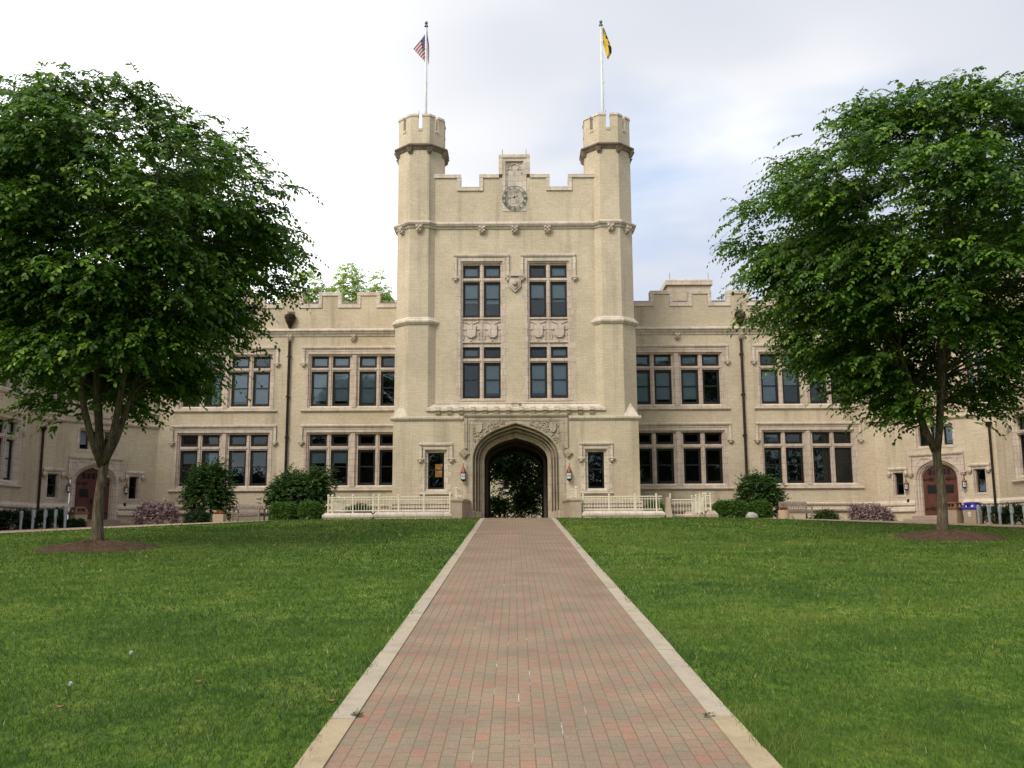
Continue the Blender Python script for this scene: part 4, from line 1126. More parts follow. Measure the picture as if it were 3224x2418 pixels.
w = MB(FB); w.grid_holes(-16, 16, -1, 9, [(-1.3, .4, 2.8, 5.4)], 0)
for a, b_ in ((-16, -16), (16, 16)): w.face([(a, 0, -1), (a, -10, -1), (a, -10, 9), (a, 0, 9)])
w.face([(-16, 0, 9), (16, 0, 9), (16, -10, 9), (-16, -10, 9)])
part(w, 'wall', BRICK, BB)
BLD_keep = BLD; BLD = BB
_part = part
def part(mb, name, mat, parent=None, label=None, smooth=False): return _part(mb, name, mat, parent or BLD, label, smooth)
surround(FB, -.45, .85, 2.8, 5.4, [(-.58, -.10), (.10, .58)], [(3.05, 4.1, 0), (4.3, 5.1, 0)], hood=None)
BLD = BLD_keep

# shrubs along the wall
g = lambda x, y: (x, y, H(x, y))
make_shrub('shrub', g(-16.0, 49.6), (1.45, 1.3), 3.55, 41, 'tall dark green shrub in front of the ground floor window, leftmost on the facade', group='large shrubs by the wall', n=330, nspr=9, nleaf=8, leafL=.105, zmin=.22, power=.55)
make_shrub('shrub', g(-11.2, 49.2), (2.45, 1.5), 3.35, 42, 'widest dark green shrub, behind the low boxwoods and beside the left terrace', group='large shrubs by the wall', n=560, nspr=10, nleaf=8, leafL=.105, zmin=.24, power=.42, lump=.25)
make_shrub('shrub', g(12.4, 49.2), (1.38, 1.2), 2.62, 43, 'rounded dark green shrub at the foot of the right downpipe', group='large shrubs by the wall', n=290, nspr=9, nleaf=8, leafL=.095, zmin=.2, power=.5)
for x, y, rx, ry, h, sd, lab in ((-11.35, 46.9, .64, .58, .82, 51, 'left one of two clipped boxwoods left of the terrace railing'), (-10.0, 46.8, .58, .55, .80, 52, 'right one of two clipped boxwoods left of the terrace railing'),
                                 (10.4, 46.9, .86, .6, .78, 53, 'wide clipped boxwood between the railing and the boulder'), (11.88, 47.1, .58, .55, .80, 54, 'round clipped boxwood right of the grey boulder')):
    make_shrub('boxwood', g(x, y), (rx, ry), h, sd, lab, group='clipped boxwoods', n=420, nspr=14, nleaf=7, leafL=.055, mat=LEAFB, zmin=.05, power=.32, stems=0, flat=.7, fill=.72, lump=.04, splen=(.06, .12))
for x, y, rx, h, sd, lab in ((-17.65, 47.2, 1.22, 1.18, 61, 'pink flowering bush left of the tall shrub and the planter'), (17.35, 47.2, 1.25, .86, 62, 'pink flowering bush right of the bench, near the right doorway')):
    make_shrub('pink_flowering_bush', g(x, y), (rx, .9), h, sd, lab, group='pink flowering bushes', n=260, nspr=9, nleaf=8, leafL=.06, mat=LEAFP, zmin=.08, power=.4, stems=0, flat=.8, fill=.72, lump=.12, splen=(.12, .25))
make_shrub('groundcover_bush', g(-15.75, 47.6), (.85, .7), .72, 71, 'low dark green bush between the pink bush and the left planter', n=130, nspr=8, leafL=.07, mat=LEAFH, zmin=.05, power=.4, stems=0)
make_shrub('groundcover_bush', g(15.4, 47.9), (.95, .5), .50, 72, 'low straggly green plants between the right bench and pink bush', n=80, nspr=7, leafL=.10, mat=LEAFD, zmin=.05, power=.4, stems=0, width=.5)
for x, y, rx, ry, h, sd, lab in ((-23.8, 45.6, .75, .8, .98, 81, 'dark hedge bush behind the left bollards, at the photo edge'), (-22.25, 45.9, .62, .7, .95, 82, 'dark hedge bush behind the middle of the left bollards'), (-20.95, 45.7, .42, .4, .36, 83, 'low dark bush behind the last left bollards by the bin'),
                                 (22.5, 45.9, .70, .7, .90, 84, 'dark hedge bush behind the right bollards, next to the blue bin'), (23.75, 45.7, .68, .8, .98, 85, 'dark hedge bush behind the right bollards, at the photo edge')):
    make_shrub('hedge_bush', g(x, y), (rx, ry), h, sd, lab, group='dark hedge bushes behind bollards', n=190, nspr=10, nleaf=7, leafL=.065, mat=LEAFH, zmin=.04, power=.25, stems=0, fill=.7, lump=.06, splen=(.1, .2))
make_shrub('terrace_plant', (-7.6, 46.6, .0), (.9, .6), .75, 91, 'leafy green plant behind the left terrace railing', n=90, nspr=8, leafL=.08, mat=LEAFD, zmin=.05, stems=0)
make_shrub('terrace_plant', (6.85, 47.6, .0), (.75, .6), .85, 92, 'leafy green plant behind the right terrace railing', n=90, nspr=8, leafL=.11, mat=LEAFB, zmin=.05, stems=0, width=.6)
# mulch under the planting
for sg in (-1, 1):
    b = MB()
    b.face([(sg * 9.3, 46.4, H(9.3, 46.4) + .035), (sg * 12.5, 46.2, H(12.5, 46.2) + .035), (sg * 14.0, 47.4, H(14, 47.4) + .035), (sg * 18.8, 46.4, H(18.8, 46.4) + .04), (sg * 19.6, 53.1, H(19.6, 53.1) + .035), (sg * 9.3, 53.1, H(9.3, 53) + .035)])
    b.face([(sg * 21.6, 45.3, H(21.6, 45.3) + .04), (sg * 24.5, 44.6, H(24.5, 44.6) + .04), (sg * 24.5, 48.5, H(24.5, 48.5) + .04), (sg * 23.0, 48.2, H(23, 48.2) + .04)])
    o = b.build('soil', MULCH); tag(o, 'dark mulched planting bed at the foot of the %s wall' % ('left' if sg < 0 else 'right'), 'soil', kind='structure')
# trees of the far court behind the viewer, seen only as reflections in the panes
rs = np.random.RandomState(77); n = 8000
a = rs.uniform(-75, 75, n); top = np.interp(a, [-75, -56, -50, -44, -40, -33, -29, -24, -12, 0, 12, 24, 33, 40, 48, 60, 75], [13, 15, 9, 8.5, 7, 9, 12.5, 14.5, 13.5, 11, 13.5, 14.5, 11.5, 11, 13, 14, 13]) + 1.1 * np.sin(a * .9) + .6 * np.sin(a * 2.3); hh = rs.uniform(0, 1, n) ** .8
O = np.stack([a, -52 + rs.uniform(-5, 5, n), -3 + (top + 3) * hh], -1)
P, D, U, Ll, Rn = sprays(rs, O, rs.normal(0, 1, (n, 3)), rs.uniform(.8, 1.6, n), 9, .75)
o = leaf_object('treeline', P, D, U, Ll, Rn, LEAFD, simple_=True); tag(o, 'row of dark trees across the court, mirrored in the windows', 'trees', kind='stuff')

# grass blades
def grass():
    rs = np.random.RandomState(5); Ps = []; Hs = []; Ws = []
    for y0, y1, dens, h, w in ((6.2, 9.5, 1500, .058, .0060), (9.5, 14, 800, .058, .0085), (14, 21, 330, .058, .014), (21, 32, 120, .062, .026), (32, 46, 60, .062, .04)):
        hwd = .56 * y1 + 1.5
        n = int(dens * (y1 - y0) * 2 * hwd)
        y = rs.uniform(y0, y1, n); x = rs.uniform(-hwd, hwd, n)
        ok = (np.abs(x) < .56 * y + 1.2) & ((x < PXL - .195 + .035 * np.sin(y * 3.1) * np.sin(y * 1.3 + 1) + rs.normal(0, .022, n)) | (x > PXR + .195 + .035 * np.sin(y * 2.7 + 2) * np.sin(y * 1.1) + rs.normal(0, .022, n))) & (y < 46 - 1.067 * np.maximum(0, np.abs(x) - 9) + .05) & (y < 45.25)
        ok &= ((x + 12.05) ** 2 / 1.68 ** 2 + (y - 27.6) ** 2 / 1.42 ** 2 > 1) & ((x - 13.5) ** 2 / 1.68 ** 2 + (y - 30.2) ** 2 / 1.42 ** 2 > 1)
        x, y = x[ok], y[ok]
        Ps.append(np.stack([x, y, Hn(x, y)], -1)); Hs.append(h * rs.uniform(.45, 1.25, len(x))); Ws.append(w * rs.uniform(.6, 1.3, len(x)))
    P = np.concatenate(Ps); Hh = np.concatenate(Hs); W = np.concatenate(Ws); n = len(P)
    # patches of longer and shorter, drier and greener grass
    def fld(s, sd):
        r2 = np.random.RandomState(sd); v = np.zeros(n)
        for _ in range(7):
            k = r2.normal(0, s, 2); v += np.sin(P[:, 0] * k[0] + P[:, 1] * k[1] + r2.uniform(0, 6.28))
        return v / 3.0
    A, B, C_ = fld(2.6, 1), fld(.8, 2), fld(7, 3)
    edge = np.minimum(np.abs(P[:, 0] - PXL), np.abs(P[:, 0] - PXR)) < .42
    Hh = Hh * (1 + .28 * A + .2 * C_) * np.where(edge, 1.35, 1.0)
    an = rs.uniform(0, 2 * math.pi, n); s = np.stack([np.cos(an), np.sin(an), np.zeros(n)], -1)
    ln = rs.normal(0, .55, (n, 3)); ln[:, 2] = 0
    tip = P + np.stack([np.zeros(n), np.zeros(n), Hh], -1) + ln * Hh[:, None]
    V = np.stack([P - s * W[:, None] / 2, P + s * W[:, None] / 2, tip], 1).reshape(-1, 3).astype(np.float32)
    me = bpy.data.meshes.new('grass')
    me.vertices.add(n * 3); me.vertices.foreach_set('co', V.ravel())
    me.loops.add(n * 3); me.loops.foreach_set('vertex_index', np.arange(n * 3, dtype=np.int32))
    me.polygons.add(n); me.polygons.foreach_set('loop_start', np.arange(n, dtype=np.int32) * 3); me.polygons.foreach_set('loop_total', np.full(n, 3, np.int32))
    me.update(calc_edges=True)
    rnd = np.clip(.46 + .15 * A + .20 * B + .10 * C_ + .12 * fld(.25, 9) + rs.normal(0, .15, n), 0, .93)
    rnd = np.where(rs.uniform(0, 1, n) < .012, 1.0, rnd)
    at = me.attributes.new('rnd', 'FLOAT', 'POINT'); at.data.foreach_set('value', np.repeat(rnd.astype(np.float32), 3))
    me.materials.append(GRASSM)
    o = bpy.data.objects.new('grass', me); col.objects.link(o); tag(o, 'short mown grass blades covering the lawn', 'grass', kind='stuff')
grass()

# ------------------------------------------------------------------ things
def rail_run(root, p0, p1, zb, zt, posts, post_r=.030, gap=.13, finial=True):
    """picket railing from p0 to p1 (x, y), parented to root; posts are fractions along the run"""
    O = tuple(root.location); p0 = Vector((p0[0], p0[1], 0)); p1 = Vector((p1[0], p1[1], 0)); Ln = (p1 - p0).length
    b = MB(); up = Vector((0, 0, 1))
    for z, r_ in ((zt - .09, .026), (zt - .21, .018), (zb + .07, .024)): b.tube([p0 + up * z, p1 + up * z], r_, 4)
    k = int(Ln / gap)
    for i in range(1, k):
        p_ = p0.lerp(p1, i / k); b.tube([p_ + up * (zb + .07), p_ + up * (zt - .09)], .0135, 4)
    b.build('picket_panel', RAILM, root, O)
    for f in posts:
        p_ = p0.lerp(p1, f); m = MB()
        m.tube([p_ + up * (zb - .02), p_ + up * (zt - .03)], post_r * 1.3, 6)
        if finial: ball(m, (p_.x, p_.y, zt), .055)
        m.build('post', RAILM, root, O)
def low_wall(root, x0, x1, y0, y1, zt):
    O = tuple(root.location)
    b = MB(); b.box(x0, x1, y0, y1, -.4, zt - .22); b.build('wall_base', BRICK, root, O)
    b = MB()
    b.hexa([(x0 - .04, y0 - .04, zt - .22), (x1 + .04, y0 - .04, zt - .22), (x1 + .04, y1 + .04, zt - .22), (x0 - .04, y1 + .04, zt - .22), (x0 - .04, y0 - .04, zt - .12), (x1 + .04, y0 - .04, zt - .12), (x1 + .04, y1 + .04, zt - .12), (x0 - .04, y1 + .04, zt - .12)])
    b.hexa([(x0 - .04, y0 - .04, zt - .12), (x1 + .04, y0 - .04, zt - .12), (x1 + .04, y1 + .04, zt - .12), (x0 - .04, y1 + .04, zt - .12), (x0 + .08, y0 + .1, zt), (x1 - .08, y0 + .1, zt), (x1 - .08, y1 - .1, zt), (x0 + .08, y1 - .1, zt)])
    b.build('wall_cap', STONE, root, O)
T = empty('terrace_wall', (-6, 45.2, -.05), 'low stone terrace wall with cream picket railing left of the arch', 'terrace wall', 'railed terrace walls')
low_wall(T, -9.05, -6.75, 44.98, 45.42, .27); low_wall(T, -6.66, -3.06, 44.98, 45.42, .30); low_wall(T, -9.05, -8.55, 45.52, 48.6, .27)
rail_run(T, (-8.85, 45.2), (-3.12, 45.2), .29, 1.08, [(x + 8.85) / 5.73 for x in (-8.85, -8.66, -7.69, -6.73, -6.46, -5.53, -4.34, -3.12)])
rail_run(T, (-8.66, 45.3), (-8.66, 48.5), .29, 1.06, [.5, 1])
T = empty('terrace_wall', (6, 45.2, -.05), 'low stone terrace wall with cream railing and tapered pier right of the arch', 'terrace wall', 'railed terrace walls')
low_wall(T, 3.10, 6.92, 44.98, 45.42, .30)
rail_run(T, (3.15, 45.2), (6.85, 45.2), .30, 1.06, [0, .33, .66, .93])
m = MB(); m.hexa([(6.96, 44.9, -.3), (7.33, 44.9, -.3), (7.33, 45.5, -.3), (6.96, 45.5, -.3), (7.08, 45.1, .93), (7.20, 45.1, .93), (7.20, 45.5, .93), (7.08, 45.5, .93)]); m.build('tapered_pier', BLOCKST, T, T.location)
m = MB(); m.tube([(7.26, 45.3, 0), (7.26, 45.3, 1.04)], .032, 6); ball(m, (7.26, 45.3, 1.07), .042); m.build('post', RAILM, T, T.location)
T = empty('ramp_railing', (8.4, 46, -.05), 'cream picket gate and stepped railing with sloping handrail, right end of terrace', 'railing')
rail_run(T, (7.36, 45.5), (8.32, 45.5), .02, .90, [], finial=False)
rail_run(T, (8.80, 45.2), (8.80, 48.1), .16, 1.07, [0, .3, .64, 1], gap=.16)
rail_run(T, (8.90, 45.15), (9.12, 45.15), .30, 1.07, [0, 1])
m = MB(); m.tube([(8.45, 44.95, -.02), (8.74, 44.95, .92)], .022, 6); m.build('handrail', RAILM, T, T.location)
for x0, x1, y0, y1 in ((8.86, 9.42, 44.9, 45.5), (8.15, 8.74, 46.6, 47.3)):
    m = MB(); m.box(x0, x1, y0, y1, -.4, .12); m.hexa([(x0, y0, .12), (x1, y0, .12), (x1, y1, .12), (x0, y1, .12), (x0 + .14, y0 + .14, .29), (x1 - .14, y0 + .14, .29), (x1 - .14, y1 - .14, .29), (x0 + .14, y1 - .14, .29)])
    m.build('stone_block', BLOCKST, T, T.location)
for sg in (-1, 1):
    T = empty('entrance_pier', (sg * 2.8, 45.9, -.05), 'sandstone cheek wall with short railing on the %s side of the arch' % ('left' if sg < 0 else 'right'), 'stone pier', 'cheek walls of the arch')
    O = T.location
    def qd(e, z): return [(sg * (2.53 - e), 44.9 - e, z), (sg * (3.04 + e), 44.9 - e, z), (sg * (3.04 + e), 46.95, z), (sg * (2.30 - e), 46.95, z)]
    m = MB(); m.hexa(qd(0, -.4) + qd(0, .74)); m.build('pier_body', BLOCKST, T, O)
    m = MB(); m.hexa(qd(.02, .74) + qd(.06, .82)); m.hexa(qd(.06, .82) + qd(.05, .90)); m.build('pier_cap', BLOCKST, T, O)
    p0, p1 = (sg * 2.82, 45.1), (sg * 2.60, 46.8)
    rail_run(T, p0, p1, .90, 1.40, [0], gap=.2, post_r=.024)

# wall lanterns
def lantern(F, a, z0, r_, label, grp='copper wall lanterns'):
    c = F(a, .22, z0); T = empty('wall_lantern', tuple(F(a, 0, z0)), label, 'wall lantern', grp); O = T.location
    s = r_ / .12; b = MB()
    b.lathe((c.x, c.y, c.z), [(.012, .44 * s + .42 * s), (.02, .60 * s + .12 * s), (.075 * s, .56 * s), (.13 * s, .43 * s), (.15 * s, .40 * s), (.13 * s, .39 * s)], 10); b.build('lantern_roof', LANTCOP, T, O, True)
    b = MB(); b.lathe((c.x, c.y, c.z), [(.095 * s, .10 * s), (.105 * s, .25 * s), (.105 * s, .385 * s)], 8); b.build('lantern_glass', MILK, T, O)
    b = MB()
    for j in range(6):
        t = math.pi / 3 * j + .3; b.tube([(c.x + .112 * s * math.cos(t), c.y + .112 * s * math.sin(t), c.z + .08 * s), (c.x + .118 * s * math.cos(t), c.y + .118 * s * math.sin(t), c.z + .40 * s)], .008, 4)
    b.tube([(c.x + .118 * s * math.cos(t_ * .6283), c.y + .118 * s * math.sin(t_ * .6283), c.z + .25 * s) for t_ in range(11)], .008, 4, False)
    b.lathe((c.x, c.y, c.z), [(.02, -.02 * s), (.06 * s, .02 * s), (.12 * s, .06 * s), (.12 * s, .10 * s)], 8); b.build('lantern_cage', IRON, T, O)
    b = MB(F); b.box(a - .05, a + .05, 0, .03, z0 + .2 * s, z0 + .5 * s); b.tube([(a, .02, z0 + .4 * s), (a, .14, z0 + .48 * s), (a, .2, z0 + .42 * s)], .018, 5); b.build('bracket', IRON, T, O)
lantern(BLK, -2.58, 1.80, .125, 'copper topped lantern left of the main arch')
lantern(BLK, 2.60, 1.80, .125, 'copper topped lantern right of the main arch')
for sg, sd in ((-1, 'left'), (1, 'right')):
    lantern(DIAG[sg], 1.70, 1.46, .10, 'dark lantern by the %s entrance, on the side towards the arch' % sd)
    lantern(DIAG[sg], 4.72, 1.46, .10, 'dark lantern by the %s entrance, on the side away from the arch' % sd)

# flagpoles and flags
for sg in (-1, 1):
    c = (TC[sg][0] + (.13 if sg < 0 else -.13), TC[sg][1] + .25)
    T = empty('flagpole', (c[0], c[1], 20.0), 'white flagpole with ball finial on the %s turret' % ('left' if sg < 0 else 'right'), 'flagpole', 'flagpoles on the turrets'); O = T.location
    b = MB(); b.tube([(c[0], c[1], 20.02), (c[0], c[1], 22), (c[0], c[1], 26.62)], [.082, .072, .046], 10); b.build('pole', POLE, T, O, True)
    b = MB(); b.lathe((c[0], c[1], 26.62), [(.05, 0), (.11, .04), (.11, .10), (.03, .13)], 10); b.build('truck', BALL, T, O)
    b = MB(); ball(b, (c[0], c[1], 26.88), .095, 8); b.build('finial', BALL, T, O, True)
    b = MB(); b.tube([(c[0] + .09, c[1] - .08, 21.3), (c[0] + .10, c[1] - .10, 23.4), (c[0] + .07, c[1] - .07, 26.6)], .012, 4); b.tube([(c[0] + .03, c[1] - .09, 23.3), (c[0] + .12, c[1] - .12, 23.35)], .02, 4); b.build('halyard', POLE, T, O)
# striped flag hanging limp round the left pole
px, py = TC[-1][0] + .1, TC[-1][1] + .25
def fl_pt(u, v):
    if u < .34:
        f = u / .34
        top = Vector((px + .06, 26.50)).lerp(Vector((px + .20, 25.55)), f); ln = 1.35 - .05 * f
        x = top.x + .035 * math.sin(3.1 * v) * f; return (x, py - .06 - .12 * math.sin(f * 3.14), top.y - ln * v * (.55 + .45 * min(1, f + .3)))
    f = (u - .34) / .66
    A = Vector((px + .17 - .20 * min(1, f * 6), 25.5 + .81 * min(1, f * 6))) if f * 6 < 1 else Vector((px - .03, 26.31))
    Ft = Vector((px - .04, 26.31 - 1.67 * v)); Et = Vector((px - .66, 25.33)).lerp(Vector((px - .03, 24.64)), v)
    p_ = Ft.lerp(Et, max(0, f * 1.12 - .12))
    return (p_.x, py + .12 + .05 * math.sin(f * 5 + v * 2) - .1 * f, p_.y)
b = MB(); nu, nv = 30, 39
for i in range(nu):
    for j in range(nv):
        u0, u1, v0, v1 = i / nu, (i + 1) / nu, j / nv, (j + 1) / nv
        um, vm = (u0 + u1) / 2, (v0 + v1) / 2
        b.m = 2 if (um < .62 and vm < 7 / 13) else (0 if int(vm * 13) % 2 == 0 else 1)
        if .30 < um < .37: continue
        b.face([fl_pt(u0, v0), fl_pt(u1, v0), fl_pt(u1, v1), fl_pt(u0, v1)])
# rows of small white stars on the canton
b.m = 1
for r_ in range(5):
    for k in range(4):
        u, v = .40 + .05 * k + .025 * (r_ % 2), .06 + .1 * r_
        P0 = Vector(fl_pt(u, v)); 
        b.face([(P0.x + .018 * math.cos(t), P0.y - .012, P0.z + .018 * math.sin(t)) for t in (1.57, 2.83, 4.08, 5.34, .31)])
o = b.build('flag', [FLAGR, FLAGW, FLAGB]); tag(o, 'red and white striped flag with blue starred canton hanging on the left pole', 'flag', 'flags')
px, py = TC[1][0] - .1, TC[1][1] + .25
b = MB(); nv, nu = 36, 14
def fy(u, v):   # v down the fly, u across
    hz = 26.52 - 1.85 * v
    xl = px + .06 + (.0 if v < .44 else (v - .44) * .42)
    xr = px + .06 + min(.47, .03 + .70 * v) - max(0, v - .78) * 1.0
    x = xl + (xr - xl) * u
    return (x, py - .05 + .10 * math.sin(u * 5 + v * 3), hz)
for i in range(nu):
    for j in range(nv):
        u0, u1, v0, v1 = i / nu, (i + 1) / nu, j / nv, (j + 1) / nv; um, vm = (u0 + u1) / 2, (v0 + v1) / 2
        dark = (um > .62 and (.05 < vm < .24)) or (um > .60 and .28 < vm < .40) or (um > .74 and .44 < vm < .53) or (um > .50 and .58 < vm < .80) or (um < .35 and .92 < vm)
        b.m = 1 if dark else 0
        b.face([fy(u0, v0), fy(u1, v0), fy(u1, v1), fy(u0, v1)])
b.m = 1
b.face([(px + .08, py + .02, 25.80), (px + .24, py + .03, 25.70), (px + .26, py + .03, 25.42), (px + .14, py + .02, 25.52)])
o = b.build('flag', [FLAGY, FLAGK]); tag(o, 'yellow flag with black markings hanging limp on the right pole', 'flag', 'flags')

# bollards
def make_bollard():
    T = empty('bollard', (0, 0, 0), '', 'bollard', 'grey bollards by the sidewalk')
    b = MB(); b.lathe((0, 0, 0), [(.058, -.05), (.058, .5), (.075, .54), (.075, .80), (.068, .845), (.03, .86)], 12); b.build('post', GALV, T, smooth=False)
    b = MB(); b.box(.05, .10, -.02, .02, .52, .80); b.box(.06, .085, -.026, .026, .60, .74); b.build('locking_plate', GALV, T)
    return T
bo = make_bollard()
spots = [(-22.66, 'left bollard row: the post farthest from the concrete bin'), (-22.12, 'left bollard row: second post from its outer end'), (-21.58, 'left bollard row: the middle post of five'), (-21.09, 'left bollard row: second post from the concrete bin'), (-20.64, 'left bollard row: the post nearest the concrete bin'),
         (21.10, 'right bollard row: the post in front of the blue bin'), (21.58, 'right bollard row: second post, just right of the blue bin'), (22.06, 'right bollard row: the middle post of five'), (22.60, 'right bollard row: fourth post from the blue bin'), (23.19, 'right bollard row: the post farthest from the blue bin')]
for i, (x, lab) in enumerate(spots):
    o = bo if i == 0 else copy_tree(bo)
    o.location = (x, 44, H(x, 44) + .015); o.rotation_euler = (0, rng.uniform(-.02, .02), rng.uniform(-.6, .1)); o['label'] = 'grey steel post, ' + lab

# litter bins
def make_bin(loc, rz, lidm, label, mark):
    T = empty('litter_bin', loc, label, 'litter bin', 'concrete litter bins', rz)
    b = MB(); b.loft([[(-s, -s, z), (s, -s, z), (s, s, z), (-s, s, z)] for s, z in ((.27, 0), (.28, .03), (.315, .68), (.31, .70))], True, True); b.build('bin_body', AGG, T)
    b = MB(); b.loft([[(-s, -s, z), (s, -s, z), (s, s, z), (-s, s, z)] for s, z in ((.34, .68), (.345, .71), (.345, .77), (.32, .80))], True, True)
    for x in (-.27, .27):
        for y in (-.27, .27): b.hexa([(x - .05, y - .05, .795), (x + .05, y - .05, .795), (x + .05, y + .05, .795), (x - .05, y + .05, .795), (x * .8 - .04, y * .8 - .04, .96), (x * .8 + .04, y * .8 - .04, .96), (x * .8 + .04, y * .8 + .04, .96), (x * .8 - .04, y * .8 + .04, .96)])
        b.box(*sorted((x * .84 - .01, x * .84 + .01)), -.03, .03, .795, .96)
    b.box(-.03, .03, -.25, -.20, .795, .96); b.box(-.03, .03, .20, .25, .795, .96)
    b.loft([[(-s, -s, z), (s, -s, z), (s, s, z), (-s, s, z)] for s, z in ((.27, .96), (.265, 1.0), (.20, 1.03))], True, True)
    b.build('bin_lid', lidm, T)
    if mark:
        G = Frame((-.305, 0, 0), (0, -1, 0), (-1, 0, 0)); b = MB(G)
        b.plate([(.075 * math.cos(2 * math.pi * i / 20), .47 + .115 * math.sin(2 * math.pi * i / 20)) for i in range(20)], .0, .008); S = b.build('recycling_label', WHITE, T)
        b = MB(G)
        for k in range(3):
            t = R(90 + 120 * k); e = (math.cos(t), math.sin(t)); n_ = (-e[1], e[0])
            pp = lambda r_, w: (e[0] * r_ + n_[0] * w, .47 + e[1] * r_ * 1.35 + n_[1] * w)
            b.plate([pp(.045, -.03), pp(.045, .012), pp(.055, .012), pp(.036, .036), pp(.017, .012), pp(.025, .012), pp(.025, -.03)], .008, .012)
        b.build('recycling_arrows', BLACKL, S)
    return T
make_bin((21.50, 45.4, H(21.5, 45.4) + .02), R(38), BLUE, 'concrete bin with bright blue recycling lid beside the right entrance', True)
make_bin((20.86, 45.9, H(20.9, 45.9) + .02), R(35), BROWN, 'concrete bin with brown lid, left of the blue lidded bin', False)
make_bin((-21.15, 46.4, H(-21.15, 46.4) + .02), R(-40), BROWN, 'concrete bin with brown lid beside the left entrance steps', False)

# benches
def make_bench():
    T = empty('park_bench', (0, 0, 0), '', 'bench', 'weathered wooden benches')
    b = MB()
    for k in range(5): b.cbox(-.72, .72, -.25 + .105 * k, -.16 + .105 * k, .40, .435, .006)
    b.build('seat', WOODG, T)
    b = MB()
    b.hexa([(-.72, .27, .80), (.72, .27, .80), (.72, .31, .80), (-.72, .31, .80), (-.70, .30, .90), (.70, .30, .90), (.70, .34, .90), (-.70, .34, .90)])
    b.box(-.72, .72, .22, .26, .46, .53)
    for k in range(15):
        x = -.66 + 1.32 * k / 14; b.hexa([(x - .025, .225, .53), (x + .025, .225, .53), (x + .025, .245, .53), (x - .025, .245, .53), (x - .025, .28, .80), (x + .025, .28, .80), (x + .025, .30, .80), (x - .025, .30, .80)])
    b.build('backrest', WOODG, T)
    for x in (-.72, .72):
        for y, zt in ((-.25, .62), (.25, .90)):
            b = MB(); dy = .06 if y > 0 else 0
            b.hexa([(x - .03, y - .03, 0), (x + .03, y - .03, 0), (x + .03, y + .03, 0), (x - .03, y + .03, 0), (x - .03, y - .03 + dy, zt), (x + .03, y - .03 + dy, zt), (x + .03, y + .03 + dy, zt), (x - .03, y + .03 + dy, zt)]); b.build('leg', WOODG, T)
        b = MB(); b.cbox(x - .04, x + .04, -.30, .30, .62, .655, .01); b.build('armrest', WOODG, T)
    b = MB(); b.box(-.70, .70, -.22, -.18, .32, .40); b.build('apron', WOODG, T)
    return T
be = make_bench(); be.location = (-13.1, 47.0, H(-13.1, 47.0) + .02); be.rotation_euler = (0, 0, R(-14)); be['label'] = 'grey weathered slatted bench beside the left planter and boxwoods'
o = copy_tree(be); o.location = (13.75, 47.3, H(13.75, 47.3) + .02); o.rotation_euler = (0, 0, R(14)); o['label'] = 'grey weathered slatted bench behind the right planter of orange flowers'
# planters with orange flowers
for x, y, k, lab, fl in ((-14.35, 46.5, 4, 'square concrete planter left of the left bench', 'orange flowers filling the square planter by the left bench'), (12.83, 46.2, 16, 'round concrete planter in front of the right bench', 'orange flowers filling the round planter by the right bench')):
    z = H(x, y) + .02
    T = empty('planter', (x, y, z), lab, 'planter', 'concrete planters')
    b = MB(); r_ = .27 * (1.35 if k == 4 else 1)
    rg = lambda r__, zz: [(r__ * math.cos(2 * math.pi * (j + .5) / k), r__ * math.sin(2 * math.pi * (j + .5) / k), zz) for j in range(k)]
    b.loft([rg(r_ * .96, 0), rg(r_, .40), rg(r_ * .97, .42), rg(r_ * .84, .42), rg(r_ * .82, .36)], True, True); b.build('planter_shell', AGG, T)
    b = MB(); b.loft([rg(r_ * .815, .355), rg(r_ * .81, .375)], True, True); b.build('planter_soil', MULCH, T)
    make_shrub('orange_flowers', (x, y, z + .375), (.21, .21), .19, 100 + k, fl, 'flowers', 'orange flowers in planters', n=40, nspr=6, nleaf=5, leafL=.05, mat=LEAFO, zmin=.1, stems=0, splen=(.05, .1), part_name='blossom')
# boulder
b = MB(); rings = []; br_ = random.Random(9)
bc = (11.36, 46.55); bz = H(*bc)
for i in range(9):
    t = math.pi * (i + .5) / 9 - math.pi / 2
    rings.append([(bc[0] + .34 * math.cos(t) * math.cos(2 * math.pi * j / 14) * (1 + br_.uniform(-.06, .06)), bc[1] + .26 * math.cos(t) * math.sin(2 * math.pi * j / 14), bz + .06 + .24 * math.sin(t) * (1 + .1 * math.sin(j)) + br_.uniform(-.012, .012)) for j in range(14)])
b.loft(rings, True, True); o = b.build('boulder', ROCK, smooth=True); tag(o, 'rounded pale grey boulder between the two right boxwoods', 'boulder')
for x, y, k, lab in ((1.57, 8.47, 0, 'small green weed tuft in the joint of the right edging strip'), (-1.45, 8.55, 1, 'small green weed tuft in the joint of the left edging strip')):
    make_shrub('weed', (x, y, H(x, y) + .01), (.028, .04), .03, 120 + k, lab, group='weeds in the edging joints', n=8 + 4 * k, nspr=3, nleaf=3, leafL=.017, mat=LEAFD, zmin=.1, stems=0, splen=(.008, .022))
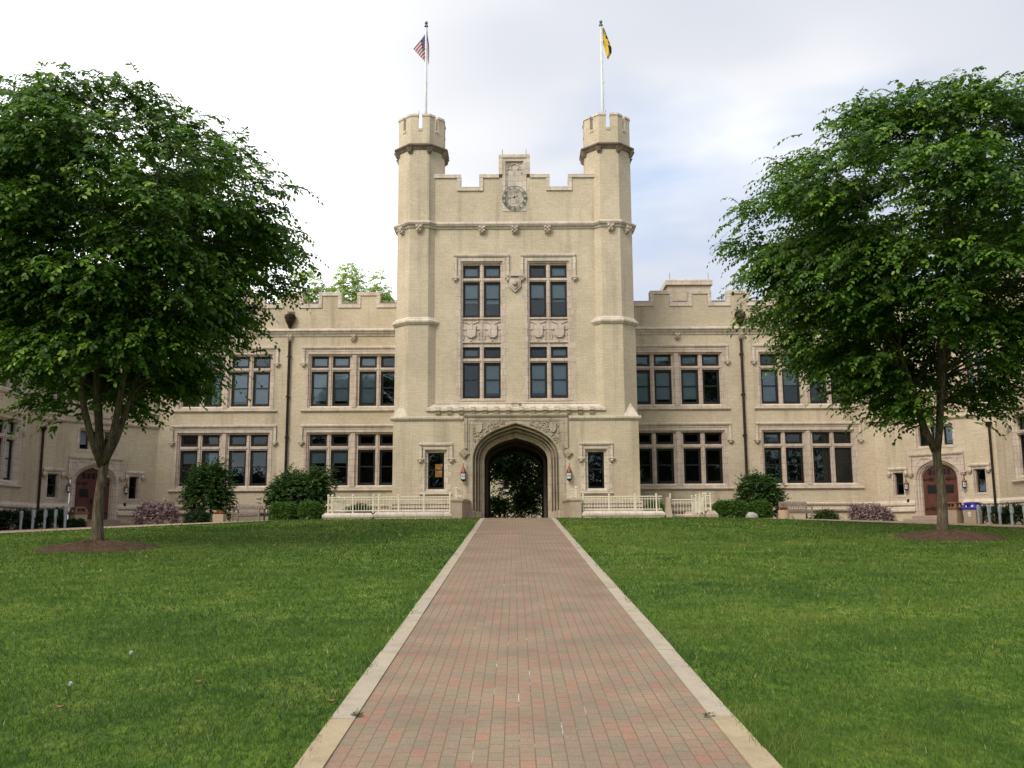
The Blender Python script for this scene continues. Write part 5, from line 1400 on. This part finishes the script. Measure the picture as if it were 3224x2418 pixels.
# dandelion clocks and fallen leaves on the lawn
for x, y, lab in ((-4.30, 9.36, 'white dandelion seed head on the left lawn, the nearer one'), (-4.36, 10.94, 'white dandelion seed head on the left lawn, the farther one')):
    z = H(x, y); T = empty('dandelion', (x, y, z), lab, 'dandelion', 'dandelion seed heads')
    b = MB(); b.tube([(x, y, z), (x + .01, y, z + .06), (x, y, z + .11)], .003, 5); b.build('stalk', LEAFB, T, T.location)
    b = MB(); dr = random.Random(int(y * 10))
    for _ in range(140):
        v = Vector((dr.gauss(0, 1), dr.gauss(0, 1), dr.gauss(0, 1))).normalized(); p_ = Vector((x, y, z + .125)); w_ = v.cross(Vector((.3, .5, .8))).normalized() * .006
        b.face([tuple(p_ + v * .006), tuple(p_ + v * .019 + w_), tuple(p_ + v * .022), tuple(p_ + v * .019 - w_)])
    b.build('seed_head', WHITE, T, T.location)
DRY = simple('dry_leaf', (.30, .15, .07), .8, 0, .3, 30)
for x, y, lab in ((-4.10, 8.75, 'dry curled brown leaf below the nearer dandelion'), (-3.20, 9.75, 'dry brown leaf on grass, right of the dandelions'), (-1.75, 9.0, 'dark dry leaf at the left edging strip')):
    z = H(x, y) + (.05 if abs(x) > 2 else .035); b = MB(); n_ = 6
    for i in range(n_):
        t0, t1 = i / n_, (i + 1) / n_; w0, w1 = .03 * math.sin(math.pi * t0) + .001, .03 * math.sin(math.pi * t1) + .001
        c0 = lambda t: .02 * (2 * t - 1) ** 2
        b.face([(x - .05 + .1 * t0, y - w0, z + c0(t0) + .012), (x - .05 + .1 * t1, y - w1, z + c0(t1) + .012), (x - .05 + .1 * t1, y, z + c0(t1)), (x - .05 + .1 * t0, y, z + c0(t0))])
        b.face([(x - .05 + .1 * t0, y, z + c0(t0)), (x - .05 + .1 * t1, y, z + c0(t1)), (x - .05 + .1 * t1, y + w1, z + c0(t1) + .012), (x - .05 + .1 * t0, y + w0, z + c0(t0) + .012)])
    o = b.build('dry_leaf', DRY); tag(o, lab, 'leaf', 'dry leaves')

# ------------------------------------------------------------------ sky, sun, camera
SUN_EL, SUN_AZ = 42, -30         # azimuth from behind the viewer, towards the left
w = bpy.data.worlds.new('World'); sc.world = w; w.use_nodes = True
nt = w.node_tree; nt.nodes.clear()
out = N(nt, 'ShaderNodeOutputWorld'); bg = N(nt, 'ShaderNodeBackground'); bg.inputs['Strength'].default_value = .1
sky = N(nt, 'ShaderNodeTexSky'); sky.sky_type = 'NISHITA'; sky.sun_disc = False
sky.sun_elevation = R(SUN_EL); sky.sun_rotation = R(180 + SUN_AZ)
sky.air_density = 1.0; sky.dust_density = 1.5
tc = N(nt, 'ShaderNodeTexCoord').outputs['Generated']
sp = N(nt, 'ShaderNodeSeparateXYZ'); L(nt, tc, sp.inputs[0])
def math_(op, a, b=None):
    m = N(nt, 'ShaderNodeMath', operation=op)
    for i, v in enumerate((a, b)):
        if v is None: continue
        if isinstance(v, (int, float)): m.inputs[i].default_value = v
        else: L(nt, v, m.inputs[i])
    return m.outputs[0]
den = math_('ADD', math_('MAXIMUM', sp.outputs['Z'], 0.0), .22)
cv = N(nt, 'ShaderNodeCombineXYZ'); L(nt, math_('DIVIDE', sp.outputs['X'], den), cv.inputs[0]); L(nt, math_('DIVIDE', sp.outputs['Y'], den), cv.inputs[1])
# bright cloud everywhere, thinner and greyer to the right of the view, with soft gaps of blue
n1 = noise(nt, mapping(nt, cv.outputs[0], (1.0, 1.25, 1), loc=(3.1, .4, 0)), 1.1, 3, .45, .2)
n2 = noise(nt, mapping(nt, cv.outputs[0], (1.0, 1.4, 1), loc=(6.9, 6.12, 0)), 1.6, 4, .5, .2)
thin = math_('ADD', n1, math_('MULTIPLY', sp.outputs['X'], .60))
grey = ramp(nt, thin, [(.34, (11.9, 12.0, 12.1)), (.47, (6.9, 6.95, 7.1)), (.62, (5.3, 5.45, 5.85)), (.9, (4.1, 4.45, 5.2))])
gap = math_('ADD', n2, math_('MULTIPLY', sp.outputs['X'], .22))
gapm = ramp(nt, gap, [(.52, (0, 0, 0)), (.84, (.85, .85, .85))])
blue = mixc(nt, .55, sky.outputs[0], (2.6, 4.3, 7.4))
cc = mixc(nt, gapm, grey, blue)
L(nt, cc, bg.inputs['Color']); L(nt, bg.outputs[0], out.inputs['Surface'])
sd = bpy.data.lights.new('sun', 'SUN'); sd.energy = 1.5; sd.angle = R(20); sd.color = (1, .95, .86)
so = bpy.data.objects.new('sun', sd); col.objects.link(so)
az = R(SUN_AZ); el = R(SUN_EL)
to_sun = Vector((math.sin(az) * math.cos(el), -math.cos(az) * math.cos(el), math.sin(el)))
so.rotation_euler = to_sun.to_track_quat('Z', 'Y').to_euler()
cam = bpy.data.cameras.new('camera'); cam.sensor_width = 36; cam.lens = 36 * 2060 / 2212; cam.clip_end = 2000; cam.clip_start = .1
co = bpy.data.objects.new('camera', cam); col.objects.link(co); sc.camera = co
co.location = (-.08, 0, -.66)
co.rotation_euler = (Matrix.Rotation(.0021, 3, 'Z') @ Matrix.Rotation(R(90) + math.atan(320 / 2060), 3, 'X') @ Matrix.Rotation(-.005, 3, 'Z')).to_euler()
sc.view_settings.view_transform = 'Standard'; sc.view_settings.look = 'None'
sc.view_settings.exposure = 0.60; sc.view_settings.gamma = 1.0
sc.cycles.max_bounces = 8; sc.cycles.transparent_max_bounces = 12
sc.cycles.use_denoising = True
